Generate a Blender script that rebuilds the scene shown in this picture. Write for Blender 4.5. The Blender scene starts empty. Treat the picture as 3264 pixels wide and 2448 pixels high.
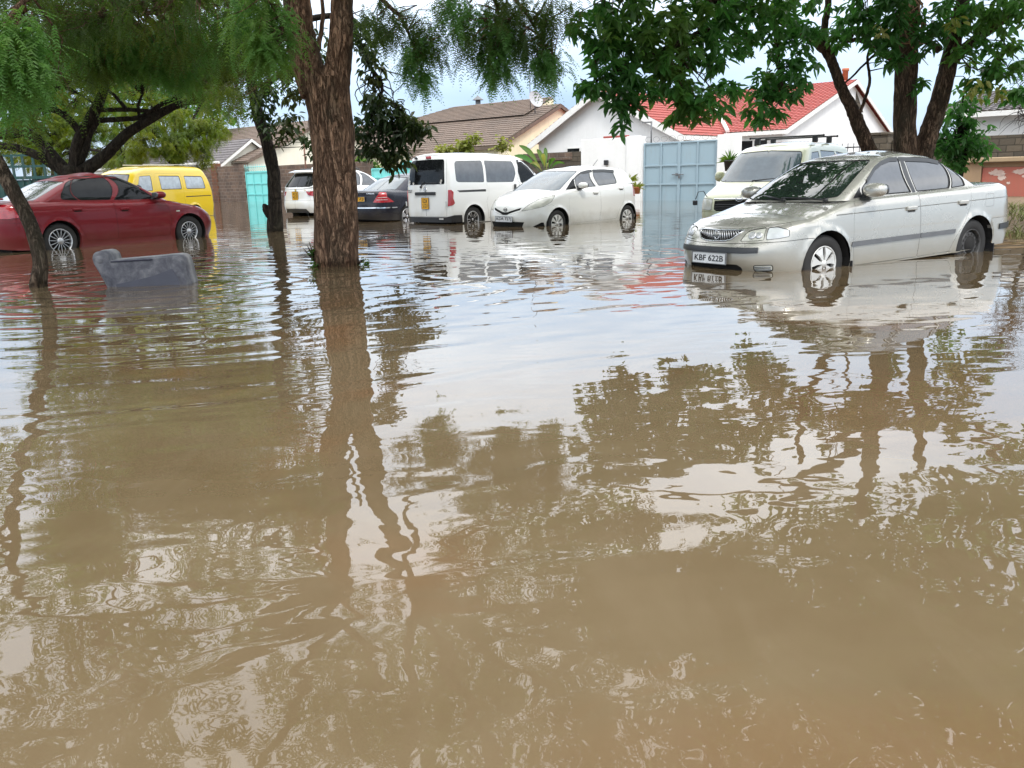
import bpy, bmesh, math, random
import numpy as np
from mathutils import Vector, Matrix, Euler
from mathutils.geometry import delaunay_2d_cdt
R = math.radians
S = bpy.context.scene
C = S.collection
random.seed(7); rng = np.random.default_rng(11)

# ------------------------------------------------------------------ camera, sky, sun, exposure
F_PX, PITCH, ROLL, EYE = 2631.8, 14.02, -1.464, 1.0154
cam = bpy.data.cameras.new('camera'); cam_o = bpy.data.objects.new('camera', cam); C.objects.link(cam_o)
cam.sensor_width = 36; cam.lens = 36*F_PX/3264; cam.clip_end = 5000; cam.clip_start = .05
CM = Matrix.Translation((0, 0, EYE)) @ Matrix.Rotation(R(90-PITCH), 4, 'X') @ Matrix.Rotation(R(ROLL), 4, 'Z')
cam_o.matrix_world = CM; S.camera = cam_o
def at(px, py, Y):
    """point at distance Y (metres ahead) seen at photo pixel px, py"""
    d = CM.to_3x3() @ Vector(((px-1632)/F_PX, -(py-1224)/F_PX, -1))
    return Vector((0, 0, EYE)) + d*(Y/d.y)

SUN_EL, SUN_AZ = 52, 166
w = bpy.data.worlds.new('World'); S.world = w; w.use_nodes = True
nt = w.node_tree; N = nt.nodes; L = nt.links; bg = N['Background']
sky = N.new('ShaderNodeTexSky'); sky.sky_type = 'NISHITA'; sky.sun_disc = False
sky.sun_elevation = R(SUN_EL); sky.sun_rotation = R(SUN_AZ); sky.air_density = 1.0; sky.dust_density = 2.0
tc = N.new('ShaderNodeTexCoord'); mp = N.new('ShaderNodeMapping'); mp.inputs['Scale'].default_value = (1, 1, 3.2)
no = N.new('ShaderNodeTexNoise'); no.inputs['Scale'].default_value = 2.1; no.inputs['Detail'].default_value = 5
no.inputs['Roughness'].default_value = .5
sz = N.new('ShaderNodeSeparateXYZ'); L.new(tc.outputs['Generated'], sz.inputs[0])
def ramp_(stops):
    r = N.new('ShaderNodeValToRGB'); e = r.color_ramp.elements
    while len(e) < len(stops): e.new(.5)
    for k, (p_, c_) in enumerate(stops): e[k].position = p_; e[k].color = (*c_, 1)
    return r
# overcast: pale blue grey near the horizon, thin bright cloud higher up (values x 10)
cl = ramp_([(.0, (.42, .50, .60)), (.09, (.37, .49, .65)), (.19, (.66, .76, .88)), (.36, (1.2, 1.24, 1.30)), (1., (1.55, 1.55, 1.55))])
br = ramp_([(.38, (.80, .84, .90)), (.62, (1.25, 1.22, 1.18))])
mul = N.new('ShaderNodeMix'); mul.data_type = 'RGBA'; mul.blend_type = 'MULTIPLY'; mul.inputs[0].default_value = 1
sc = N.new('ShaderNodeMix'); sc.data_type = 'RGBA'; sc.blend_type = 'MULTIPLY'; sc.inputs[0].default_value = 1; sc.inputs[7].default_value = (10, 10, 10, 1)
mix = N.new('ShaderNodeMix'); mix.data_type = 'RGBA'; mix.inputs[0].default_value = .86
L.new(tc.outputs['Generated'], mp.inputs['Vector']); L.new(mp.outputs['Vector'], no.inputs['Vector'])
L.new(sz.outputs[2], cl.inputs['Fac']); L.new(no.outputs['Fac'], br.inputs['Fac'])
L.new(cl.outputs['Color'], mul.inputs[6]); L.new(br.outputs['Color'], mul.inputs[7])
L.new(mul.outputs[2], sc.inputs[6]); L.new(sc.outputs[2], mix.inputs[7])
L.new(sky.outputs['Color'], mix.inputs[6]); L.new(mix.outputs[2], bg.inputs['Color'])
bg.inputs['Strength'].default_value = .14
sl = bpy.data.lights.new('sun', 'SUN'); sl.energy = 1.5; sl.angle = R(12); sl.color = (1, .975, .93)
so = bpy.data.objects.new('sun', sl); C.objects.link(so)
so.rotation_euler = Vector((math.sin(R(SUN_AZ))*math.cos(R(SUN_EL)), math.cos(R(SUN_AZ))*math.cos(R(SUN_EL)), math.sin(R(SUN_EL)))).to_track_quat('Z', 'Y').to_euler()
S.view_settings.view_transform = 'Standard'; S.view_settings.look = 'None'
S.view_settings.exposure = 0.45; S.view_settings.gamma = 1
S.cycles.max_bounces = 6; S.cycles.transparent_max_bounces = 8; S.cycles.glossy_bounces = 4
S.cycles.use_adaptive_sampling = True; S.cycles.adaptive_threshold = .02
try: S.cycles.use_denoising = True
except Exception: pass

# ------------------------------------------------------------------ materials
class NT:
    def __init__(s, name):
        s.m = bpy.data.materials.new(name); s.m.use_nodes = True
        s.t = s.m.node_tree; s.p = s.t.nodes['Principled BSDF']; s.out = s.t.nodes['Material Output']
    def n(s, typ, **kw):
        n = s.t.nodes.new(typ)
        for k, v in kw.items():
            if k in n.inputs: n.inputs[k].default_value = v
            else: setattr(n, k, v)
        return n
    def l(s, a, b): s.t.links.new(a, b)
    def set(s, **kw):
        for k, v in kw.items():
            k = k.replace('_', ' ')
            s.p.inputs[k].default_value = (*v, 1) if isinstance(v, tuple) and len(v) == 3 else v
    def coord(s, kind='Object', scale=(1, 1, 1)):
        t = s.n('ShaderNodeTexCoord'); m = s.n('ShaderNodeMapping'); m.inputs['Scale'].default_value = scale
        s.l(t.outputs[kind], m.inputs['Vector']); return m.outputs['Vector']
    def noise(s, vec, scale=5, detail=4, rough=.55, dist=0):
        n = s.n('ShaderNodeTexNoise', Scale=scale, Detail=detail, Roughness=rough, Distortion=dist)
        s.l(vec, n.inputs['Vector']); return n.outputs['Fac']
    def ramp(s, fac, stops):
        r = s.n('ShaderNodeValToRGB'); e = r.color_ramp.elements
        while len(e) < len(stops): e.new(.5)
        for i, (p, c) in enumerate(stops):
            e[i].position = p; e[i].color = (*c, 1) if len(c) == 3 else c
        s.l(fac, r.inputs['Fac']); return r.outputs['Color']
    def mixc(s, fac, a, b, blend='MIX'):
        m = s.n('ShaderNodeMix', data_type='RGBA', blend_type=blend)
        for i, v in ((0, fac), (6, a), (7, b)):
            if hasattr(v, 'links'): s.l(v, m.inputs[i])
            else: m.inputs[i].default_value = (*v, 1) if isinstance(v, tuple) else v
        return m.outputs[2]
    def math(s, op, a, b=0, c=None):
        m = s.n('ShaderNodeMath', operation=op)
        for i, v in enumerate((a, b, c)):
            if v is None: continue
            if hasattr(v, 'links'): s.l(v, m.inputs[i])
            else: m.inputs[i].default_value = v
        return m.outputs[0]
    def col(s, c): s.l(c, s.p.inputs['Base Color'])
    def bump(s, h, strength=.5, dist=.02):
        b = s.n('ShaderNodeBump', Strength=strength, Distance=dist); s.l(h, b.inputs['Height'])
        s.l(b.outputs['Normal'], s.p.inputs['Normal']); return b

def flat(name, c, rough=.5, metal=0., spec=.5, var=.12, scale=6):
    t = NT(name); v = t.coord(); f = t.noise(v, scale)
    lo = tuple(x*(1-var) for x in c); hi = tuple(min(1, x*(1+var)) for x in c)
    t.col(t.ramp(f, [(.3, lo), (.7, hi)])); t.set(Roughness=rough, Metallic=metal, Specular_IOR_Level=spec)
    return t.m
def paint(name, c, metal=0., rough=.3, mud=.5, coat=1., spec=.5):
    """car paint with a clear coat and a film of dried flood mud low on the body"""
    t = NT(name); v = t.coord(); f = t.noise(v, 3, 6); f2 = t.noise(v, 45, 3)
    base = t.mixc(t.math('MULTIPLY', f2, .12), c, tuple(x*.8 for x in c))
    sep = t.n('ShaderNodeSeparateXYZ'); tcn = t.n('ShaderNodeTexCoord'); t.l(tcn.outputs['Object'], sep.inputs[0])
    h = t.math('ADD', sep.outputs['Z'], t.math('MULTIPLY', t.math('SUBTRACT', f, .5), .5))
    mask = t.n('ShaderNodeMapRange', clamp=True); t.l(h, mask.inputs['Value'])
    mask.inputs['From Min'].default_value = .22; mask.inputs['From Max'].default_value = .52
    mask.inputs['To Min'].default_value = mud; mask.inputs['To Max'].default_value = 0.03
    t.col(t.mixc(mask.outputs[0], base, (.33, .29, .2)))
    r = t.math('ADD', t.math('MULTIPLY', f, .12), t.math('ADD', t.math('MULTIPLY', mask.outputs[0], .35), rough-.06))
    t.l(r, t.p.inputs['Roughness'])
    t.set(Metallic=metal, Coat_Weight=coat, Coat_Roughness=.04, Specular_IOR_Level=spec)
    return t.m
def glass(name, c=(.012, .014, .015), rough=.03, spec=.8, coat=.5):
    t = NT(name); v = t.coord(); f = t.noise(v, 7, 3)
    t.col(t.ramp(f, [(.3, c), (.75, tuple(x*1.5+.004 for x in c))]))
    t.set(Roughness=rough, Specular_IOR_Level=spec, IOR=1.52, Coat_Weight=coat, Coat_Roughness=.02); return t.m
M = {}
M['black'] = flat('black_plastic', (.018, .018, .02), .45)
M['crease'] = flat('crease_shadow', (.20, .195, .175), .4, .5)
M['gap'] = flat('seam_shadow', (.012, .012, .012), .8)
M['under'] = flat('underbody', (.012, .011, .01), .9)
M['rubber'] = flat('tyre_rubber', (.022, .021, .02), .75)
M['greyplastic'] = flat('grey_plastic', (.135, .14, .148), .5)
M['darkgrey'] = flat('dark_trim', (.04, .042, .045), .35)
M['chrome'] = flat('chrome', (.75, .76, .78), .12, 1.)
M['alloy'] = flat('alloy', (.62, .62, .63), .32, .75)
M['hubcap'] = flat('hubcap_plastic', (.66, .65, .62), .38, .25)
M['steel'] = flat('steel_wheel', (.07, .068, .066), .55, .4, var=.5, scale=30)
M['silver'] = paint('champagne_paint', (.50, .483, .435), .5, .26, .45)
M['white'] = paint('white_paint', (.80, .81, .80), 0, .3, .45)
M['pearl'] = paint('pearl_white_paint', (.80, .80, .77), 0, .3, .5)
M['navy'] = paint('navy_paint', (.004, .007, .020), 0, .25, .15, .18, .3)
M['red'] = paint('red_paint', (.155, .002, .010), 0, .30, .12, .32, .2)
M['yellow'] = paint('yellow_paint', (.95, .65, .004), 0, .35, .25)
M['beige'] = paint('beige_paint', (.50, .51, .33), .2, .33, .3)
M['glass'] = glass('dark_glass', (.006, .007, .008), spec=.22, coat=0.)
M['glasspale'] = glass('sky_pale_glass', (.36, .40, .42), .05)  # pale grey stands in for sky reflected in the minibus windows
M['windshield'] = glass('windscreen_glass', (.014, .022, .018))
M['glassgrey'] = glass('grey_glass', (.055, .06, .066))
M['glassblue'] = glass('pale_glass', (.06, .085, .10), coat=.2)
M['lens'] = glass('clear_lens', (.42, .42, .37), .1)
M['lensw'] = glass('white_lens', (.46, .48, .48), .1)
M['redlens'] = glass('red_lens', (.30, .006, .012), .12)
M['platew'] = flat('white_plate', (.78, .79, .80), .4, var=.06)
M['platey'] = flat('yellow_plate', (.80, .42, .02), .4, var=.06)
M['ink'] = flat('plate_ink', (.01, .01, .012), .5)

# ------------------------------------------------------------------ object helpers
def tag(o, label=None, cat=None, group=None, kind=None):
    if label: o['label'] = label
    if cat: o['category'] = cat
    if group: o['group'] = group
    if kind: o['kind'] = kind
    return o
def empty(name, loc=(0, 0, 0), rot=(0, 0, 0)):
    o = bpy.data.objects.new(name, None); C.objects.link(o); o.location = loc; o.rotation_euler = rot
    o.empty_display_size = .2; return o
def link(name, me, mat=None, parent=None):
    o = bpy.data.objects.new(name, me); C.objects.link(o)
    if mat is not None:
        for m_ in (mat if isinstance(mat, (list, tuple)) else [mat]): me.materials.append(m_)
    if parent: o.parent = parent
    return o
def mesh_np(name, V, Fs, normals=None, smooth=True):
    me = bpy.data.meshes.new(name)
    me.from_pydata([tuple(v) for v in V], [], [tuple(int(i) for i in f) for f in Fs]); me.update()
    if smooth: me.polygons.foreach_set('use_smooth', [True]*len(me.polygons))
    if normals is not None: me.normals_split_custom_set_from_vertices([tuple(n) for n in normals])
    return me
def quads_np(name, V, nq):
    """fast mesh of nq separate quads, V is (nq*4,3)"""
    me = bpy.data.meshes.new(name)
    me.vertices.add(nq*4); me.loops.add(nq*4); me.polygons.add(nq)
    me.vertices.foreach_set('co', V.astype(np.float32).ravel())
    me.loops.foreach_set('vertex_index', np.arange(nq*4, dtype=np.int32))
    me.polygons.foreach_set('loop_start', np.arange(0, nq*4, 4, dtype=np.int32))
    me.update(calc_edges=True); return me
class BM:
    """collects shapes, builds ONE mesh object"""
    def __init__(s): s.b = bmesh.new()
    def box(s, c, d, bevel=0, rot=None, seg=1):
        r = bmesh.ops.create_cube(s.b, size=1); vs = r['verts']
        bmesh.ops.scale(s.b, vec=d, verts=vs)
        if bevel:
            es = list({e for v in vs for e in v.link_edges})
            q = bmesh.ops.bevel(s.b, geom=es, offset=bevel, segments=seg, affect='EDGES', profile=.5)
            vs = list({v for f in q['faces'] for v in f.verts} | {v for v in vs if v.is_valid})
        if rot is not None: bmesh.ops.rotate(s.b, cent=(0, 0, 0), matrix=rot, verts=vs)
        bmesh.ops.translate(s.b, vec=c, verts=vs); return s
    def prism(s, pts, axis_o, u, v, d):
        """polygon pts (a,b) in plane axis_o + a*u + b*v, extruded along vector d"""
        o, u, v, d = map(Vector, (axis_o, u, v, d))
        bot = [s.b.verts.new(o+u*a+v*b) for a, b in pts]; top = [s.b.verts.new(o+u*a+v*b+d) for a, b in pts]
        n = len(pts); fs = [s.b.faces.new(bot), s.b.faces.new(top[::-1])]
        for i in range(n): fs.append(s.b.faces.new((bot[i], top[i], top[(i+1) % n], bot[(i+1) % n])))
        bmesh.ops.recalc_face_normals(s.b, faces=fs); return s
    def tube(s, pts, rad, seg=8, cap=True):
        pts = [Vector(p) for p in pts]; n = len(pts)
        if not hasattr(rad, '__len__'): rad = [rad]*n
        rings = []; prev = None
        for i, p in enumerate(pts):
            t = (pts[min(i+1, n-1)]-pts[max(i-1, 0)]).normalized()
            if prev is None: a = t.orthogonal().normalized()
            else: a = (prev - t*prev.dot(t)).normalized()
            prev = a; b = t.cross(a)
            rings.append([s.b.verts.new(p+(a*math.cos(k*2*math.pi/seg)+b*math.sin(k*2*math.pi/seg))*rad[i]) for k in range(seg)])
        for i in range(n-1):
            for k in range(seg):
                f = s.b.faces.new((rings[i][k], rings[i][(k+1) % seg], rings[i+1][(k+1) % seg], rings[i+1][k])); f.smooth = True
        if cap: s.b.faces.new(rings[0][::-1]); s.b.faces.new(rings[-1])
        return s
    def lathe(s, prof, c=(0, 0, 0), axis='Y', seg=32, smooth=True):
        rings = []
        for r, h in prof:
            rg = []
            for k in range(seg):
                a = 2*math.pi*k/seg; x, y = r*math.cos(a), r*math.sin(a)
                p = (x, h, y) if axis == 'Y' else (x, y, h) if axis == 'Z' else (h, x, y)
                rg.append(s.b.verts.new((p[0]+c[0], p[1]+c[1], p[2]+c[2])))
            rings.append(rg)
        for i in range(len(prof)-1):
            for k in range(seg):
                f = s.b.faces.new((rings[i][k], rings[i][(k+1) % seg], rings[i+1][(k+1) % seg], rings[i+1][k])); f.smooth = smooth
        return s
    def ell(s, c, d, p=2., rot=None, seg=16):
        """superellipsoid of half sizes d"""
        r = bmesh.ops.create_uvsphere(s.b, u_segments=seg, v_segments=seg//2+2, radius=1); vs = r['verts']
        for v in vs:
            q = v.co; n = (abs(q.x)**p+abs(q.y)**p+abs(q.z)**p)**(1/p); q /= n
            v.co = Vector((q.x*d[0], q.y*d[1], q.z*d[2]))
        if rot is not None: bmesh.ops.rotate(s.b, cent=(0, 0, 0), matrix=rot, verts=vs)
        bmesh.ops.translate(s.b, vec=c, verts=vs)
        for v in vs:
            for f in v.link_faces: f.smooth = True
        return s
    def quad(s, *pts, smooth=False):
        f = s.b.faces.new([s.b.verts.new(p) for p in pts]); f.smooth = smooth; return s
    def build(s, name, mat, parent=None, fix=True):
        if fix: bmesh.ops.recalc_face_normals(s.b, faces=s.b.faces)
        me = bpy.data.meshes.new(name); s.b.to_mesh(me); s.b.free()
        return link(name, me, mat, parent)
def text_mesh(txt, size, width=None, depth=.002):
    cu = bpy.data.curves.new('lettering', 'FONT'); cu.body = txt; cu.size = size; cu.align_x = 'CENTER'; cu.align_y = 'CENTER'
    cu.extrude = depth; cu.resolution_u = 3; cu.offset = size*.012; cu.space_line = .82
    o = bpy.data.objects.new('lettering', cu); C.objects.link(o)
    bpy.context.view_layer.update()
    me = bpy.data.meshes.new_from_object(o.evaluated_get(bpy.context.evaluated_depsgraph_get()))
    bpy.data.objects.remove(o)
    if width:
        xs = [v.co.x for v in me.vertices]; w_ = max(xs)-min(xs); cx = (max(xs)+min(xs))/2
        for v in me.vertices: v.co.x = (v.co.x-cx)*width/w_
    ys = [v.co.y for v in me.vertices]; cy = (max(ys)+min(ys))/2
    for v in me.vertices: v.co.y -= cy
    me.materials.clear(); return me
# ------------------------------------------------------------------ car bodies: lofted ring surfaces cut into panels
CX = 2.0                                     # car root sits 2 m behind the front bumper
def curve(pts, smooth=.06):
    p = sorted(pts); xs = np.array([a for a, _ in p], float); ys = np.array([b for _, b in p], float)
    if len(p) == 1: return lambda q: np.full_like(np.asarray(q, float), ys[0])
    g = np.linspace(xs[0], xs[-1], 300); v = np.interp(g, xs, ys); k = max(1, int(300*smooth))
    for _ in range(2):
        e = np.concatenate([2*v[0]-v[k:0:-1], v, 2*v[-1]-v[-2:-k-2:-1]])
        v = np.convolve(e, np.ones(2*k+1)/(2*k+1), 'valid')
    return lambda q: np.interp(q, g, v)
def se_table(n, m, w, d):
    a = np.linspace(0, .88, 160); b = (1-a**n)**(1/m)
    b2 = np.linspace(b[-1], 0, 160)[1:]; a2 = (1-b2**m)**(1/n)
    a = np.r_[a, a2]; b = np.r_[b, b2]
    u = np.r_[0, np.cumsum(np.hypot(np.diff(a*w), np.diff(b*d)))]
    return u, a, b
class Ring:
    def __init__(s, xf, xr, w, zb, zt, xa=None, xb=None, cf=.3, cr=.3, n=2.8, m=2.2, nr=3.2, mr=2.4, fil=.05, flares=(), wx=None, sm=.06):
        s.xf, s.xr, s.w = curve(xf, sm), curve(xr, sm), curve(w)
        s.wx = curve(wx) if wx else None
        s.fa, s.fb, s.cf, s.cr = xa, xb, cf, cr
        z0 = (w[0][0]+w[-1][0])/2; W = float(s.w(z0)); s.W = W
        s.uf, s.af, s.bf = se_table(n, m, W, cf if xa is None else xa-float(s.xf(z0)))
        s.ur, s.ar, s.br = se_table(nr, mr, W, cr if xb is None else float(s.xr(z0))-xb)
        s.Lf, s.Lr = s.uf[-1], s.ur[-1]
        s.Ls = float(s.xb(z0)-s.xa(z0)); s.Lt = s.Lf+s.Ls+s.Lr
        s.zbl, s.ztl = zb, zt; s.fil = fil; s.flares = flares
        s.ztf, s.zbf = curve(zt['s'], .03), curve(zb['s'], .01)
    def xa(s, z): return s.xf(z)+s.cf if s.fa is None else np.full_like(np.asarray(z, float), s.fa)
    def xb(s, z): return s.xr(z)-s.cr if s.fb is None else np.full_like(np.asarray(z, float), s.fb)
    def edge(s, U, lim, fn):
        U = np.abs(np.asarray(U, float)); z0 = fn(0)*0+1
        a = np.interp(U, s.uf, s.af); ar = np.interp(s.Lt-U, s.ur, s.ar)
        xs0, xs1 = lim.get('xa', s.fa if s.fa is not None else lim['s'][0][0]), lim.get('xb', s.fb if s.fb is not None else lim['s'][-1][0])
        x = xs0+(np.clip(U, s.Lf, s.Lf+s.Ls)-s.Lf)/s.Ls*(xs1-xs0)
        z = fn(x)
        z = np.where(U < s.Lf, lim['f']+(fn(xs0)-lim['f'])*a**lim.get('pf', 2.), z)
        return np.where(U > s.Lf+s.Ls, lim['r']+(fn(xs1)-lim['r'])*ar**lim.get('pr', 2.), z)
    def zt(s, U): return s.edge(U, s.ztl, s.ztf)
    def zb(s, U): return s.edge(U, s.zbl, s.zbf)
    def P(s, U, z, off=0):
        U = np.asarray(U, float); z = np.asarray(z, float); sg = np.where(U < 0, -1., 1.); U = np.abs(U)
        a = np.interp(U, s.uf, s.af); b = np.interp(U, s.uf, s.bf)
        ar = np.interp(s.Lt-U, s.ur, s.ar); br = np.interp(s.Lt-U, s.ur, s.br)
        xa, xb, xf, xr = s.xa(z), s.xb(z), s.xf(z), s.xr(z)
        fr, re = U < s.Lf, U > s.Lf+s.Ls
        x = np.where(fr, xa-(xa-xf)*b, np.where(re, xb+(xr-xb)*br, xa+(U-s.Lf)/s.Ls*(xb-xa)))
        w = s.w(z)*(s.wx(x) if s.wx else 1.)
        A = np.where(fr, a, np.where(re, ar, 1.)); B = np.where(fr, b, np.where(re, -br, 0.))
        y = w*A
        if s.fil:
            d = np.clip(z-(s.zt(U)-s.fil), 0, s.fil*.999); ins = s.fil-np.sqrt(s.fil**2-d**2)
            y = y-ins*A; x = x+ins*B
        for xc, zc, Rr, amp in s.flares:
            r = np.hypot(x-xc, z-zc); y = y+amp*np.exp(-(np.maximum(r-Rr, 0)/.035)**2)*(A > .8)*(r > Rr-.1)
        return np.stack([x, sg*y, z], -1)
    def Nn(s, U, z):
        e = 2e-3
        n = np.cross(s.P(U+e, z)-s.P(U-e, z), s.P(U, z+e)-s.P(U, z-e))
        return -n/np.maximum(np.linalg.norm(n, axis=-1, keepdims=True), 1e-12)
    def uv(s, k, c, z):
        if k == 'f': return (float(np.interp(c/float(s.w(z)), s.af, s.uf)), z)
        if k == 'r': return (s.Lt-float(np.interp(c/float(s.w(z)), s.ar, s.ur)), z)
        xa, xb, xf, xr = (float(f(z)) for f in (s.xa, s.xb, s.xf, s.xr))
        if c < xa:
            b = min(1, (xa-c)/(xa-xf)); return (float(np.interp(-b, -s.bf, s.uf)), z)
        if c > xb:
            b = min(1, (c-xb)/(xr-xb)); return (s.Lt-float(np.interp(-b, -s.br, s.ur)), z)
        return (s.Lf+(c-xa)/(xb-xa)*s.Ls, z)
    def poly(s, pts): return [s.uv(*p) for p in pts]
def dens(poly, h=.04, closed=True):
    out = []; n = len(poly)
    for i in range(n if closed else n-1):
        a, b = poly[i], poly[(i+1) % n]; k = max(1, int(math.hypot(b[0]-a[0], b[1]-a[1])/h))
        out += [(a[0]+(b[0]-a[0])*j/k, a[1]+(b[1]-a[1])*j/k) for j in range(k)]
    return out
def rounded(poly, r, k=4):
    """round the corners of a closed 2-D polygon"""
    out = []; n = len(poly)
    for i in range(n):
        p0, p1, p2 = (np.array(poly[j % n], float) for j in (i-1, i, i+1))
        a, b = p0-p1, p2-p1; la, lb = np.linalg.norm(a), np.linalg.norm(b)
        q = min(r, la*.45, lb*.45); A, B = p1+a/la*q, p1+b/lb*q
        for t in np.linspace(0, 1, k+1): out.append(tuple((1-t)**2*A+2*t*(1-t)*p1+t*t*B))
    return out
def inset(poly, d):
    n = len(poly); ar = sum(poly[i][0]*poly[(i+1) % n][1]-poly[(i+1) % n][0]*poly[i][1] for i in range(n))
    sg = 1 if ar > 0 else -1; out = []
    for i in range(n):
        p0, p1, p2 = (np.array(poly[j % n], float) for j in (i-1, i, i+1))
        e1, e2 = p1-p0, p2-p1; e1 /= max(np.linalg.norm(e1), 1e-9); e2 /= max(np.linalg.norm(e2), 1e-9)
        n1, n2 = np.array([-e1[1], e1[0]])*sg, np.array([-e2[1], e2[0]])*sg
        m_ = n1+n2; m_ = m_/max(np.dot(m_, m_)/2, .5); q = p1+m_*d
        if abs(p1[0]) < 1e-6: q[0] = 0
        out.append(tuple(q))
    return out
def inpoly(pt, poly):
    x, y = pt[:, 0], pt[:, 1]; ins = np.zeros(len(pt), bool); n = len(poly)
    for i in range(n):
        (x1, y1), (x2, y2) = poly[i], poly[(i+1) % n]
        if y1 == y2: continue
        ins ^= ((y1 > y) != (y2 > y)) & (x < (x2-x1)*(y-y1)/(y2-y1)+x1)
    return ins
class Acc:
    def __init__(s): s.V, s.N, s.T, s.n = [], [], [], 0
    def add(s, V, Nn, T):
        if len(T) == 0: return
        V = np.asarray(V, float); Nn = np.asarray(Nn, float); T = np.asarray(T, int).copy()
        g = np.cross(V[T[:, 1]]-V[T[:, 0]], V[T[:, 2]]-V[T[:, 0]]); bad = (g*Nn[T].mean(1)).sum(1) < 0
        T[bad] = T[bad][:, ::-1]
        s.V.append(V); s.N.append(Nn); s.T.append(T+s.n); s.n += len(V)
    def both(s, V, Nn, T):
        s.add(V, Nn, T); f = np.array([1, -1, 1]); s.add(V*f, Nn*f, np.asarray(T)[:, ::-1])
    def build(s, name, mat, parent=None):
        V = np.concatenate(s.V)-np.array([CX, 0, 0])
        return link(name, mesh_np(name, V, np.concatenate(s.T), np.concatenate(s.N)), mat, parent)
def cut(ring, panels, holes, step=.05):
    """panels: list of dicts (name, mat, poly, gap, off, pair, sub). returns {key: (V,N,T) half}"""
    us = np.linspace(0, ring.Lt, int(ring.Lt/.03)+2)
    outline = [(u, float(z)) for u, z in zip(us, ring.zb(us))]+[(u, float(z)) for u, z in zip(us[::-1], ring.zt(us[::-1]))]
    loops = [outline]; info = []
    for p in panels:
        d = dens(p['poly']); g = p.get('gap', 0); loops.append(d)
        q = None
        if g: q = inset(d, g); loops.append(q)
        info.append((d, q))
    hl = [dens(h) for h in holes]; loops += hl
    verts, edges = [], []
    for lp in loops:
        b = len(verts); verts += lp; edges += [(b+i, b+(i+1) % len(lp)) for i in range(len(lp))]
    cpts = np.array(verts)
    gu, gz = np.meshgrid(np.arange(step*.5, ring.Lt, step), np.arange(0, 2.4, step)); gp = np.stack([gu.ravel(), gz.ravel()], 1)
    gp = gp[inpoly(gp, outline)]
    keep = np.array([np.min(np.abs(cpts-q).max(1)) > step*.4 for q in gp]) if len(gp) else []
    for q in gp[keep]: verts.append(tuple(q))
    r = delaunay_2d_cdt([Vector(v) for v in verts], edges, [], 0, 1e-5)
    V2 = np.array([tuple(v) for v in r[0]]); T = np.array([f for f in r[2] if len(f) == 3])
    c = V2[T].mean(1); ok = inpoly(c, outline); T, c = T[ok], c[ok]
    cls = np.full(len(T), -1)
    for i, (d, q) in enumerate(info):
        m_ = (cls == -1) & inpoly(c, d)
        if q is None: cls[m_] = i
        else:
            cls[m_] = -3; cls[m_ & inpoly(c, q)] = i
    for h in hl: cls[inpoly(c, h)] = -2
    out = {}
    for k in set(cls.tolist()):
        if k == -2: continue
        t = T[cls == k]; idx, inv = np.unique(t, return_inverse=True); t = inv.reshape(-1, 3); v2 = V2[idx]
        Nn = ring.Nn(v2[:, 0], v2[:, 1]); Pq = ring.P(v2[:, 0], v2[:, 1])
        Pq[np.abs(v2[:, 0]) < 1e-6, 1] = 0; Pq[np.abs(v2[:, 0]-ring.Lt) < 1e-6, 1] = 0
        cn = (np.abs(v2[:, 0]) < 1e-6) | (np.abs(v2[:, 0]-ring.Lt) < 1e-6); Nn[cn, 1] = 0
        Nn /= np.maximum(np.linalg.norm(Nn, axis=1, keepdims=True), 1e-9)
        off = -.006 if k == -3 else 0 if k == -1 else panels[k].get('off', 0)
        V = Pq+Nn*off; parts = [(V, Nn, t)]
        if off and k != -3:
            e = np.concatenate([t[:, [0, 1]], t[:, [1, 2]], t[:, [2, 0]]]); es = np.sort(e, 1)
            _, first, cnt = np.unique(es, axis=0, return_index=True, return_counts=True)
            be = e[first[cnt == 1]]; be = be[~(cn[be[:, 0]] & cn[be[:, 1]])]
            if len(be):
                a, b = be[:, 0], be[:, 1]; q = np.concatenate([V[a], V[b], Pq[b]-Nn[b]*.003, Pq[a]-Nn[a]*.003]); nb = len(be)
                cen = V.mean(0); dirn = (V[a]+V[b])/2-cen; dirn -= Nn[a]*(dirn*Nn[a]).sum(1, keepdims=True)
                dirn /= np.maximum(np.linalg.norm(dirn, axis=1, keepdims=True), 1e-9); dirn *= np.sign(off)
                i = np.arange(nb); tt = np.concatenate([np.stack([i, i+nb, i+2*nb], 1), np.stack([i, i+2*nb, i+3*nb], 1)])
                parts.append((q, np.tile(dirn, (4, 1)), tt))
        if k == -1 and holes:      # turn the wheel arch edges inward
            e = np.concatenate([t[:, [0, 1]], t[:, [1, 2]], t[:, [2, 0]]]); es = np.sort(e, 1)
            _, first, cnt = np.unique(es, axis=0, return_index=True, return_counts=True); be = e[first[cnt == 1]]
            hp = np.concatenate([np.array(h) for h in hl])
            near = np.array([np.min(np.abs(hp-v2[q].mean(0)).sum(1)) < .035 for q in be]) & (v2[be].mean(1)[:, 1] > ring.zb(v2[be].mean(1)[:, 0])+.012)
            be = be[near]
            if len(be):
                a, b = be[:, 0], be[:, 1]; dn = np.array([0, -.05, 0]); q = np.concatenate([V[a], V[b], V[b]+dn, V[a]+dn]); nb = len(be)
                gn = np.cross(V[b]-V[a], dn); gn /= np.maximum(np.linalg.norm(gn, axis=1, keepdims=True), 1e-9)
                i = np.arange(nb); tt = np.concatenate([np.stack([i, i+nb, i+2*nb], 1), np.stack([i, i+2*nb, i+3*nb], 1)])
                parts.append((q, np.tile(gn, (4, 1)), tt))
        out[k] = parts
    return out
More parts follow.
